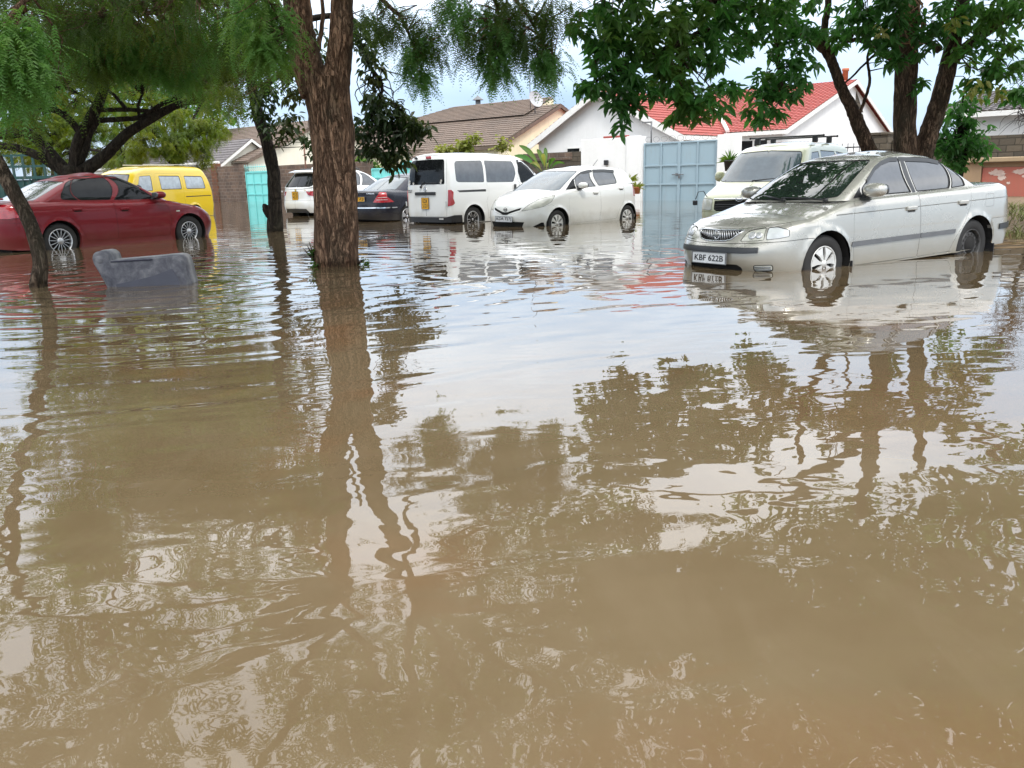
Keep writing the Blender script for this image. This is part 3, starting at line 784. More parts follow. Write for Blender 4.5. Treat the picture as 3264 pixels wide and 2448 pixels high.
# white house: gabled wing towards the street, main block set back, red tiles
e = gable_house('white_gabled_house', 'white house wing with a wide front gable and red tiles, behind the white wall', 19.25, 27.1, 4.05, 16, 2.75, 4.82, M['whitewall'], M['tilered'], 'd', .40, rd=22.95)
house_window(e, 21.0, 24.2, 4.05, 1.55, 2.35, 4)
e2 = gable_house('red_tiled_house', 'long white house with red roof tiles and a bare white gable end, set back', 22.5, 29.95, 8.2, 23.6, 2.82, 5.42, M['whitewall'], M['tilered'], 's', .28, rd=16.6)
part(e2, BM().tube([W(27.4, 7.95, 2.86), W(25.6, 10.7, 3.72), W(23.6, 13.8, 4.78)], .10, 6), 'valley_flashing', M['fascia'])
part(e2, BM().prism([(17.3, 4.15), (18.6, 3.95), (17.3, 4.95)], W(29.96, 0, 0), B_, (0, 0, 1), U_*.015), 'gable_vent', M['stonegrey'])
house_window(e2, 27.9, 29.3, 8.2, 1.5, 2.45, 2)
pc = base('chimney_pipe', 28.2, 20.5, 'tall terracotta chimney pipe above the ridge of the red roof', 'chimney', 4.3)
part(pc, BM().lathe([(.001, 4.3), (.17, 4.3), (.155, 6.35), (.19, 6.36), (.19, 6.5), (.14, 6.5), (.14, 6.36), (.001, 6.34)], W(28.2, 20.5, 0), 'Z', 14), 'pipe', M['clay'])
# cream house with the long brown roof
e3 = gable_house('cream_house', 'cream house with long brown tiled roof and stained gable end behind the white van', 6.0, 17.4, 3.1, 13.2, 2.62, 4.75, M['cream'], M['tilebrown'], 's', .2, rd=8.1, fm=M['tilebrown'])
roof(e3, 'upper_roof', M['tilebrown'], (W(5.0, 6.6, 4.25), W(16.3, 6.6, 4.25), W(16.3, 9.2, 5.32), W(8.6, 9.2, 5.32)))
part(e3, BM().prism([(6.6, 4.0), (9.2, 4.0), (9.2, 5.25), (6.7, 4.24)], W(16.05, 0, 0), B_, (0, 0, 1), U_*.18), 'upper_gable', M['cream'])
b = BM(); _sb(b, 12.6, 15.2, 1.4, 3.1, -.2, 1.9, 0); part(e3, b, 'porch', M['cream'])
roof(e3, 'porch_roof', M['tilebrown'], (W(12.3, 1.2, 1.98), W(15.6, 1.2, 1.98), W(15.6, 3.0, 2.62), W(12.3, 3.0, 2.62)))
b = BM(); _sb(b, 12.3, 15.6, 1.14, 1.2, 1.80, 2.0, 0); part(e3, b, 'porch_fascia', M['turq'])
# pale house further left and low grey-roofed house
e4 = gable_house('pale_cream_house', 'pale cream house with brown tiles and bright gable wall, behind the thick trunk', -16, -3.2, 1.9, 14.5, 2.55, 5.25, M['creampale'], M['tilebrown'], 's', .3, fm=M['tilebrown'])
e5 = gable_house('grey_roofed_house', 'low house with grey tiled roof and white gutter above the stone wall', -24, -4.6, .9, 5.2, 2.45, 3.9, M['creampale'], M['tilegrey'], 's', .35)
part(e5, BM().tube([W(-24.3, .45, 2.38), W(-4.2, .45, 2.44)], .085, 8), 'gutter', M['fascia'])
e6 = gable_house('right_house', 'white house with dark tiled roof, mostly behind the leaves at the right', 38.0, 52, 4.0, 12, 2.85, 3.7, M['whitewall'], M['tilegrey'], 's', .5)
e7 = gable_house('far_house', 'distant brown roofed house showing beyond the pale cream house', -22, -9, 22, 32, 3.2, 6.4, M['creampale'], M['tilebrown'], 's', .3)

# ---- frontage walls and gates
def wall(name, label, s0, s1, z1, mat, d0=0., d1=.22, cap_=None, z0=-.3):
    e = base(name, (s0+s1)/2, d0, label, 'wall'); b = BM(); _sb(b, s0, s1, d0, d1, z0, z1, .012)
    part(e, b, 'masonry', mat)
    if cap_: b = BM(); _sb(b, s0-.03, s1+.03, d0-.05, d1+.05, z1+.002, z1+.09, .015); part(e, b, 'coping', cap_)
    return e
wall('stone_wall', 'brown quarry stone wall between the yellow minibus and turquoise gate', -14.5, -.62, 2.16, M['stonebrown'])
e = wall('stone_pier', 'square stone pier at the left edge of the turquoise gate', -1.7, -.60, 2.28, M['stonebrown'], -.10, .30, M['stonegrey'])
e = wall('brick_pier', 'orange brick pier at the back corner of the yellow minibus', -4.35, -3.75, 2.36, M['orangebrick'], -.08, .3)
wall('stone_wall', 'dark stone wall behind the white sport utility car', 2.75, 11.2, 2.05, M['stonebrown'])
wall('stone_wall', 'stretch of grey stone wall behind the white van', 14.7, 22.4, 1.75, M['stonegrey'])
e = wall('rubble_wall', 'dark rubble stone wall beside the large leaved plant', 21.6, 24.75, 2.02, M['stonegrey'], -.02, .3)
b = BM(); _sb(b, 21.6, 24.3, -.06, -.021, 1.70, 2.0, .0); part(e, b, 'top_band', M['stonebrown'])
e = wall('white_wall', 'smooth white boundary wall with a small black lamp, left of the blue grey gate', 24.78, 27.75, 2.47, M['whitewall'], -.06, .25)
b = BM(); _sb(b, 27.05, 27.72, -.12, -.062, -.3, 2.50, .01); part(e, b, 'pilaster', M['whitewall'])
b = BM(); _sb(b, 25.85, 27.0, .0, .2, 2.475, 2.56, .02); part(e, b, 'ridge_tile', M['tilered'])
ew = W(26.1, -.06, 1.52)
tag(BM().box((0, 0, 0), (.18, .12, .20), .02, RZ).build('wall_lamp', M['black']), 'small black box lamp fixed on the white boundary wall', 'lamp').location = W(26.1, -.14, 1.52)
wall('white_pier', 'plain white pier at the right of the blue grey gate', 31.0, 31.75, 2.36, M['whitewall'], -.12, .35)
wall('white_wall', 'low white boundary wall behind the beige minivan', 31.76, 34.9, 1.62, M['whitewall'])
wall('stone_pier', 'dark square stone pier between the right tree trunks', 36.35, 37.0, 2.06, M['stonegrey'], -.1, .5, M['stonegrey'])
wall('stone_wall', 'long stone wall behind the red gate at the right', 37.02, 60, 1.90, M['stonegrey'], .3, .55)
# blue-grey double gate
def sheet_gate(name, label, s0, s1, z1, mat, d=0., cols=4, rows=(.75, 1.5), z0=-.2, leaf=1, fmat=None):
    e = base(name, (s0+s1)/2, d, label, 'gate')
    n = leaf; wl = (s1-s0)/n
    for i in range(n):
        a, c_ = s0+i*wl+.01, s0+(i+1)*wl-.01
        b = BM(); _sb(b, a, c_, d+.02, d+.04, z0, z1, 0); lf = part(e, b, 'gate_leaf', mat)
        b = BM()
        for s_ in np.linspace(a+.02, c_-.02, cols//n+1): _sb(b, s_-.034, s_+.034, d-.028, d-.006, z0, z1-.002, .006)
        for z in rows+(z1-.025,): _sb(b, a+.056, c_-.056, d-.024, d-.0062, z-.032, z+.032, .006)
        fr = part(e, b, 'gate_frame', fmat or mat); fr.parent = lf; fr.matrix_parent_inverse = Matrix()
    return e
eg = sheet_gate('sheet_metal_gate', 'wide blue grey sheet metal gate with a bolt, between the white piers', 27.8, 30.95, 2.2, M['bluegate'], 0, 4, (.62, 1.33), leaf=2, fmat=metal_sheet('blue_gate_frame', (.285, .385, .445), .15))
b = BM(); b.tube([W(29.1, -.05, .98), W(29.6, -.05, .985)], .018, 8); _sb(b, 29.25, 29.35, -.06, -.03, .94, 1.03, 0); _sb(b, 29.38, 29.46, -.08, -.03, .84, .95, .01); part(eg, b, 'bolt', M['greyplastic'])
b = BM()
for k in range(9):
    s = 28.0+k*.35; pts = []
    for a in np.linspace(0, 2*math.pi, 12): pts.append(W(s+.14*math.cos(a), 0, 2.33+.10*math.sin(a)))
    b.tube(pts, .006, 4)
part(eg, b, 'scroll_wire', M['greyplastic'])
e = base('bracket_pole', 27.9, .3, 'thin grey post with a bent top above the blue grey gate', 'pole', 2.2)
part(e, BM().tube([W(28.0, .2, 2.1), W(28.0, .2, 3.0)], .03, 6).tube([W(27.6, .2, 3.0), W(28.02, .2, 3.0)], .028, 6), 'post', M['greyplastic'])
def lattice_gate(name, label, s0, s1, z1):
    e = sheet_gate(name, label, s0, s1, z1-.34, M['turq'], 0, 4, (.42, 1.05), leaf=1, fmat=metal_sheet('turquoise_frame', (.17, .61, .60), .12))
    b = BM()
    for z in (z1-.31, z1-.04): b.tube([W(s0, 0, z), W(s1, 0, z)], .022, 6)
    n = int((s1-s0)/.22)
    for i in range(n+1):
        s = s0+(s1-s0)*i/n; b.tube([W(s, 0, z1-.3), W(s, 0, z1+.10)], .010, 5)
    for i in range(n):
        a, c_ = s0+(s1-s0)*i/n, s0+(s1-s0)*(i+1)/n; b.tube([W(a, 0, z1-.3), W(c_, 0, z1-.06)], .009, 4); b.tube([W(a, 0, z1-.06), W(c_, 0, z1-.3)], .009, 4)
    part(e, b, 'lattice', M['turq']); return e
lattice_gate('metal_gate', 'tall turquoise gate with a lattice top, behind the slim dark trunk', -.55, 2.7, 2.08)
sheet_gate('metal_gate', 'low turquoise sheet gate above the roof of the navy saloon', 11.3, 14.6, 1.66, M['turq'], 0, 5, (.5, 1.2))
# railing gate and dark window seen over the saloon roof
e = base('railing_gate', 35.6, 0, 'dark railing gate behind the leaning right trunk', 'gate')
b = BM()
for k in range(8): b.tube([W(34.95+k*.19, 0, -.2), W(34.95+k*.19, 0, 1.85)], .014, 5)
for z in (.3, 1.1, 1.72): _sb(b, 34.92, 36.32, -.02, .02, z-.02, z+.02, 0)
_sb(b, 34.95, 35.9, .025, .04, -.1, 1.05, 0); part(e, b, 'railing', M['darkgrey'])
# red gate with tan piers at the right edge
e = base('red_gate', 41.3, -.3, 'rusty red sheet gate with peeling white patches under a tan coping', 'gate')
b = BM(); _sb(b, 39.9, 43.6, -.42, -.36, -.2, .96, 0); g = part(e, b, 'gate_leaf', M['redgate'])
b = BM(); r_ = random.Random(3)
for cx, cz, ra, rb in ((40.30, .80, .24, .12), (40.42, .66, .12, .10), (40.92, .82, .26, .10), (41.05, .70, .10, .08), (41.35, .62, .16, .06), (40.62, .5, .05, .05), (40.2, .45, .04, .06), (41.5, .84, .1, .05)):
    pts = [(cx+ra*math.cos(a)*r_.uniform(.55, 1.15), cz+rb*math.sin(a)*r_.uniform(.45, 1.15)) for a in np.linspace(0, 6.28, 30)[:-1]]
    b.prism(pts, W(0, -.428, 0), U_, (0, 0, 1), B_*.006)
o = part(e, b, 'peeled_patch', plaster('peeled_paint', (.62, .50, .44), (.34, .08, .05), .6)); o.parent = g; o.matrix_parent_inverse = Matrix()
b = BM(); _sb(b, 39.35, 39.88, -.50, -.05, -.3, 1.10, .01); _sb(b, 43.62, 44.2, -.5, -.05, -.3, 1.1, .01); _sb(b, 39.89, 43.61, -.40, -.1, .97, 1.10, 0); part(e, b, 'pier', M['tanwall'])
b = BM(); _sb(b, 39.15, 44.4, -.62, .05, 1.11, 1.25, .02); part(e, b, 'coping', M['coping'])

# ---- small things on the roofs and walls
e = base('satellite_dish', 16.6, 6.3, 'pale satellite dish on the cream house beside the upper gable', 'satellite dish', 4.6)
dishc = W(17.0, 6.6, 4.98); rot = Vector((.55, -.75, .35)).to_track_quat('Z', 'Y').to_matrix()
b = BM(); b.lathe([(.001, 0), (.16, .016), (.32, .06), (.43, .11), (.44, .115)], (0, 0, 0), 'Z', 24)
bmesh.ops.rotate(b.b, cent=(0, 0, 0), matrix=rot, verts=b.b.verts); bmesh.ops.translate(b.b, vec=dishc, verts=b.b.verts); part(e, b, 'dish', flat('dish_grey', (.42, .44, .45), .5))
part(e, BM().tube([dishc, dishc-Vector((0, 0, .7))], .03, 6).tube([dishc, dishc+rot@Vector((0, .2, .45))], .012, 5), 'bracket', M['greyplastic'])
e = base('aerial_mast', 16.2, 6.4, 'thin aerial mast standing on the ridge of the cream house', 'mast', 4.9)
part(e, BM().tube([W(16.2, 7.2, 4.6), W(16.2, 7.2, 6.75)], .022, 6), 'rod', M['greyplastic'])
e = base('roof_vent', 10.2, 9.4, 'small capped vent on the roof of the cream house', 'vent', 5)
part(e, BM().lathe([(.16, 5.0), (.16, 5.62), (.001, 5.62)], W(9.9, 9.9, 0), 'Z', 10).lathe([(.36, 5.66), (.02, 5.92), (.001, 5.93)], W(9.9, 9.9, 0), 'Z', 10), 'cowl', M['greyplastic'])
e = base('rusty_pole', 5.8, -.05, 'slender rusty pole rising above the dark stone wall', 'pole')
part(e, BM().tube([W(5.78, -.12, -.2), W(5.80, -.12, 3.9)], .045, 7), 'post', M['rustpole'])
# teal ornamental gate at the far left, beyond the red saloon
e = tag(empty('ornamental_gate', (-18.9, 33, -.2)), 'dark teal metal gate with a row of square openings, at the far left', 'gate')
b = BM()
for x0, x1, z0, z1 in ((-21.5, -17.2, 2.28, 2.36), (-21.5, -17.2, 1.86, 1.95), (-21.5, -17.2, 1.42, 1.54)): b.box(((x0+x1)/2, 33, (z0+z1)/2), (x1-x0, .06, z1-z0))
for x in np.arange(-21.4, -17.1, .40): b.box((x, 33.001, 1.9), (.09, .05, .9))
for x in np.arange(-21.4, -17.1, .27): b.box((x, 33.002, .6), (.035, .04, 1.66))
b.box((-19.35, 33.06, .55), (4.3, .03, 1.7)); part(e, b, 'grille', M['teal'])
# ---- sofa end lying in the water
def sofa_mat():
    t = NT('grey_upholstery'); v = t.coord('Object'); f = t.noise(v, 9, 5, .65, .4); f2 = t.noise(v, 70, 3)
    t.col(t.mixc(t.math('MULTIPLY', f2, .4), t.ramp(f, [(.32, (.055, .056, .068)), (.5, (.115, .116, .130)), (.68, (.21, .21, .22))]), (.12, .12, .15)))
    t.set(Roughness=.95, Specular_IOR_Level=.1, Sheen_Weight=.3); t.bump(f2, .4, .006); return t.m
M['sofa'] = sofa_mat()
def sofa():
    e = tag(empty('sofa', (-3.84, 9.0, -.25)), 'grey mottled sofa end with a rolled arm lying half under water', 'sofa')
    k = .00062; px = lambda X, Yp: ((X-235)*k, -(Yp-735)*k)
    out = [px(*p) for p in ((235, 245), (262, 170), (318, 132), (385, 124), (455, 140), (508, 190), (522, 285), (540, 290), (900, 272), (1230, 252), (1580, 228), (1670, 240), (1725, 300), (1745, 420), (1770, 600), (1790, 740))]
    out += [(.97, -.28), (.20, -.28)]+[px(*p) for p in ((430, 780), (370, 620), (310, 470), (250, 340))]
    o0 = Vector((-4.36, 8.72, 0)); ux = Vector((.995, .06, 0)); dn = Vector((-.05, .9, 0)).normalized()
    b = BM(); b.prism(rounded(out, .014, 3), o0, ux, (0, 0, 1), dn*.34)
    bmesh.ops.bevel(b.b, geom=[ed for ed in b.b.edges if len(ed.link_faces) == 2 and abs(ed.calc_face_angle(0)) > 1.2], offset=.016, segments=3, affect='EDGES')
    bo = part(e, b, 'frame', M['sofa'])
    for p in bo.data.polygons: p.use_smooth = len(p.vertices) < 6
    pan = [px(*p) for p in ((575, 690), (880, 635), (1200, 570), (1545, 455), (1600, 560), (1645, 720), (1650, 800), (590, 800))]
    part(e, BM().prism(pan, o0-dn*.006, ux, (0, 0, 1), dn*.004), 'torn_panel', flat('sofa_lining', (.075, .078, .10), .9))
    part(e, BM().tube([o0+ux*.19+Vector((0, 0, .266))-dn*.004, o0+ux*.62+Vector((0, 0, .276))-dn*.004], .007, 6), 'slot_shade', flat('sofa_slot_shade', (.03, .03, .05), .9))  # dark strip stands in for shade in the recess along the top
    b = BM(); b.ell(o0+ux*.085+Vector((0, 0, .29))+dn*.17, (.088, .19, .092), 2.2); part(e, b, 'arm_roll', M['sofa'])
    return e
sofa()
# ------------------------------------------------------------------ trees and plants
def leaf_mat(name, cs, trans=.35, rough=.45, scale=.9):
    t = NT(name); g = t.n('ShaderNodeNewGeometry'); f = t.noise(g.outputs['Position'], scale, 3, .6); f2 = t.noise(g.outputs['Position'], 16, 2)
    c = t.ramp(f, [(.30, cs[0]), (.5, cs[1]), (.68, cs[2])]); c = t.mixc(t.math('MULTIPLY', f2, .55), c, tuple(x*.5 for x in cs[1])); t.col(c)
    t.set(Roughness=rough, Specular_IOR_Level=.35)
    tr = t.n('ShaderNodeBsdfTranslucent'); mx = t.n('ShaderNodeMixShader'); mx.inputs[0].default_value = trans
    hs = t.n('ShaderNodeHueSaturation', Saturation=1.15, Value=1.7); t.l(c, hs.inputs['Color']); t.l(hs.outputs[0], tr.inputs['Color'])
    t.l(t.p.outputs[0], mx.inputs[1]); t.l(tr.outputs[0], mx.inputs[2]); t.l(mx.outputs[0], t.out.inputs['Surface']); return t.m
def bark(name, c1, c2, c3, scale=(7, 7, 1.5), depth=.05, moss=(.07, .065, .045)):
    """flaking bark: long ragged fissures between plates of several tones"""
    t = NT(name); v = t.coord('Object', scale)
    n1 = t.noise(v, 1.5, 7, .62, .8); n2 = t.noise(t.coord('Object', tuple(x*1.9 for x in scale)), 1.5, 6, .6, 1.2); f2 = t.noise(t.coord('Object', tuple(x*2.6 for x in scale)), 1.6, 6, .65, .5)
    rd = lambda q: t.math('ABSOLUTE', t.math('SUBTRACT', q, .5))
    k = t.math('MINIMUM', rd(n1), t.math('ADD', rd(n2), .015)); plate_ = t.ramp(k, [(.0, (0, 0, 0)), (.055, (1, 1, 1))])
    f = t.noise(t.coord('Object', (2.2, 2.2, .9)), 1.6, 5, .6)
    c = t.mixc(plate_, c1, t.mixc(t.ramp(f2, [(.40, (0, 0, 0)), (.66, (1, 1, 1))]), c2, c3)); c = t.mixc(t.math('MULTIPLY', t.ramp(f, [(.48, (0, 0, 0)), (.66, (1, 1, 1))]), .6), c, moss)
    g = t.n('ShaderNodeNewGeometry'); sp = t.n('ShaderNodeSeparateXYZ'); t.l(g.outputs['Position'], sp.inputs[0])
    wet = t.ramp(t.math('ADD', sp.outputs[2], t.math('MULTIPLY', f2, .10)), [(.10, (.5, .47, .43)), (.17, (1, 1, 1))]); c = t.mixc(1., c, wet, 'MULTIPLY')
    t.col(c); t.set(Roughness=.9, Specular_IOR_Level=.15)
    t.bump(t.math('ADD', plate_, t.math('MULTIPLY', f2, .8)), .9, depth); return t.m
M['barkred'] = bark('red_brown_bark', (.085, .048, .032), (.27, .155, .098), (.46, .29, .185))
M['barkdark'] = bark('dark_bark', (.014, .011, .009), (.038, .030, .023), (.06, .048, .036))
M['barkgrey'] = bark('grey_bark', (.05, .035, .025), (.13, .092, .066), (.22, .165, .12))
M['barkbrown'] = bark('brown_bark', (.045, .028, .019), (.12, .076, .05), (.22, .145, .095))
M['frond'] = leaf_mat('feathery_leaves', [(.055, .12, .032), (.08, .175, .045), (.14, .16, .034)], .45)
M['frondbright'] = leaf_mat('bright_feathery_leaves', [(.085, .19, .05), (.13, .27, .075), (.18, .26, .055)], .5)
M['frondolive'] = leaf_mat('olive_feathery_leaves', [(.045, .09, .022), (.085, .14, .03), (.15, .17, .03)], .5)
M['frondlight'] = leaf_mat('light_feathery_leaves', [(.07, .14, .022), (.14, .19, .02), (.20, .21, .02)], .45)
M['broad'] = leaf_mat('broad_leaves', [(.048, .125, .034), (.085, .215, .054), (.15, .20, .046)], .48, .32, .6)
M['broaddark'] = leaf_mat('dark_broad_leaves', [(.018, .036, .013), (.036, .064, .02), (.08, .085, .022)], .35, .4, .8)
M['shrubleaf'] = leaf_mat('shrub_leaves', [(.04, .10, .02), (.08, .17, .03), (.14, .2, .03)], .4)
M['yellowleaf'] = leaf_mat('yellow_green_leaves', [(.13, .17, .03), (.24, .26, .06), (.36, .36, .16)], .4)
M['drytwig'] = flat('dry_twigs', (.035, .028, .024), .9)

def pix(px, py, Y): return np.array(at(px, py, Y))
def limb(b, pts, radii, seg=10, jit=0., sub=6):
    """smooth tapered limb through the points"""
    P = np.array([tuple(p) for p in pts], float); r = np.array(radii, float); n = len(P)
    t = np.linspace(0, n-1, (n-1)*sub+1); i = np.clip(t.astype(int), 0, n-2); f = (t-i)[:, None]
    p0, p1, p2, p3 = P[np.maximum(i-1, 0)], P[i], P[i+1], P[np.minimum(i+2, n-1)]
    Q = .5*(2*p1+(p2-p0)*f+(2*p0-5*p1+4*p2-p3)*f**2+(3*p1-p0-3*p2+p3)*f**3); R_ = np.interp(t, np.arange(n), r)
    if jit: Q[1:-1] += rng.normal(0, jit, Q[1:-1].shape)
    b.tube(Q, list(R_), seg); return Q
def roughen(o, amp, scale=6.):
    from mathutils import noise
    me = o.data; me.update()
    for v in me.vertices:
        c = v.co; k = noise.noise(Vector((c.x*scale, c.y*scale, c.z*scale*.45)))+.5*noise.noise(Vector((c.x*scale*2.7, c.y*scale*2.7, c.z*scale)))
        v.co = c+v.normal*amp*k
def rot_basis(n, droop=.5):
    """random outward directions with some droop"""
    a = rng.uniform(0, 2*math.pi, n); e = rng.normal(-droop, .35, n)
    return np.stack([np.cos(a)*np.cos(e), np.sin(a)*np.cos(e), np.sin(e)], 1)
def norm(v): return v/np.maximum(np.linalg.norm(v, axis=-1, keepdims=True), 1e-9)
def fronds(P, D, L_, npair=10, pl=.10, pw=.026):
    """feathery bipinnate leaves: P bases, D directions; returns quads"""
    n = len(P); up = np.array([0, 0, 1.]); S = norm(np.cross(D, up)+1e-6); Nn = np.cross(S, D); out = []
    for k in range(npair):
        t = (k+.6)/npair; base_ = P+D*(L_*t)[:, None]-up*(L_*.35*t*t)[:, None]
        ln = pl*(math.sin(math.pi*min(1, t*.85+.18)))*(L_/.4)[:, None]
        for sg in (1, -1):
            dr = norm(S*sg+D*.45-up*.35+rng.normal(0, .12, (n, 3))); tip = base_+dr*ln; wv = norm(np.cross(dr, Nn+rng.normal(0, .3, (n, 3))))*pw*.5
            out.append(np.stack([base_-wv*.5, base_+wv*.5, tip*.45+base_*.55+wv, tip], 1))
    return np.concatenate(out).reshape(-1, 3)
def leaves(P, D, L_, wd=.42, fold=.25):
    """broad leaves folded along the midrib: two quads each"""
    n = len(P); up = np.array([0, 0, 1.])+rng.normal(0, .35, (n, 3)); S = norm(np.cross(D, up)); Nn = np.cross(S, D); L_ = L_[:, None]
    b, t = P, P+D*L_-np.array([0, 0, 1.])*L_*.18; w_ = S*L_*wd*.5; f = Nn*L_*wd*fold*.5
    l1, r1, l2, r2 = b+D*L_*.28+w_*.85+f, b+D*L_*.28-w_*.85+f, b+D*L_*.66+w_*.8+f-np.array([0, 0, 1.])*L_*.06, b+D*L_*.66-w_*.8+f-np.array([0, 0, 1.])*L_*.06
    return np.stack([b, l1, l2, t, b, t, r2, r1], 1).reshape(-1, 3)
def blob_points(blobs):
    """blobs: (centre, radii, n) -> points concentrated in shells and clumps"""
    out = []
    for c, r, n in blobs:
        q = norm(rng.normal(0, 1, (n, 3)))*(rng.uniform(.15, 1, (n, 1))**.5); out.append(np.array(c)+q*np.array(r))
    return np.concatenate(out)
def crown_fronds(blobs, per=4, L0=.34, npair=9, pl=.095, pw=.026, droop=.55):
    C0 = blob_points(blobs); P = np.repeat(C0, per, 0)+rng.normal(0, .05, (len(C0)*per, 3)); n = len(P)
    return fronds(P, rot_basis(n, droop), rng.uniform(.7, 1.3, n)*L0, npair, pl, pw), C0
def crown_leaves(blobs, per=7, L0=.14, wd=.45, droop=.6, spread=.05):
    C0 = blob_points(blobs); P = np.repeat(C0, per, 0)+rng.normal(0, spread, (len(C0)*per, 3)); n = len(P)
    return leaves(P, rot_basis(n, droop), rng.uniform(.6, 1.3, n)*L0, wd), C0
def twigs(b, C0, anchors, frac=.25, r=.008, sag=.1):
    """thin wood from the nearest anchor points to some of the leaf clusters"""
    A = np.array(anchors)
    for c in C0[rng.random(len(C0)) < frac]:
        d = np.linalg.norm(A-c, axis=1); a = A[np.argmin(d)]
        if d.min() > 3.2: continue
        m1 = a*.6+c*.4+rng.normal(0, .06, 3)+np.array([0, 0, sag*.6]); m2 = a*.25+c*.75+rng.normal(0, .05, 3)+np.array([0, 0, sag*.5])
        b.tube([a, m1, m2, c], [r*1.8, r*1.3, r, r*.5], 4, cap=False)
def tree(name, label, cat, limbs, barkm, crowns, rough_=.02, seg=12, base_pt=None, group=None, twig=None):
    """limbs: [(pts, radii)], first is the trunk; crowns: [(quads, material)]"""
    bp = Vector(base_pt if base_pt is not None else limbs[0][0][0]); e = tag(empty(name, bp), label, cat, group)
    b = BM(); Q0 = limb(b, *limbs[0], seg=seg*2, sub=14); tr = b.build('trunk', barkm); roughen(tr, rough_); adopt(tr, e)
    anchors = list(Q0[len(Q0)//2:])
    if len(limbs) > 1:
        b = BM()
        for pts, rad in limbs[1:]:
            Q = limb(b, pts, rad, seg=seg, sub=7, jit=.004); anchors += list(Q)
        if twig:
            for C0, fr, r in twig: twigs(b, C0, anchors, fr, r)
        adopt(b.build('branches', barkm), e)
    for quads, mat in crowns:
        o = link('crown', quads_np('crown', quads-np.array(bp), len(quads)//4), mat, e)
    return e

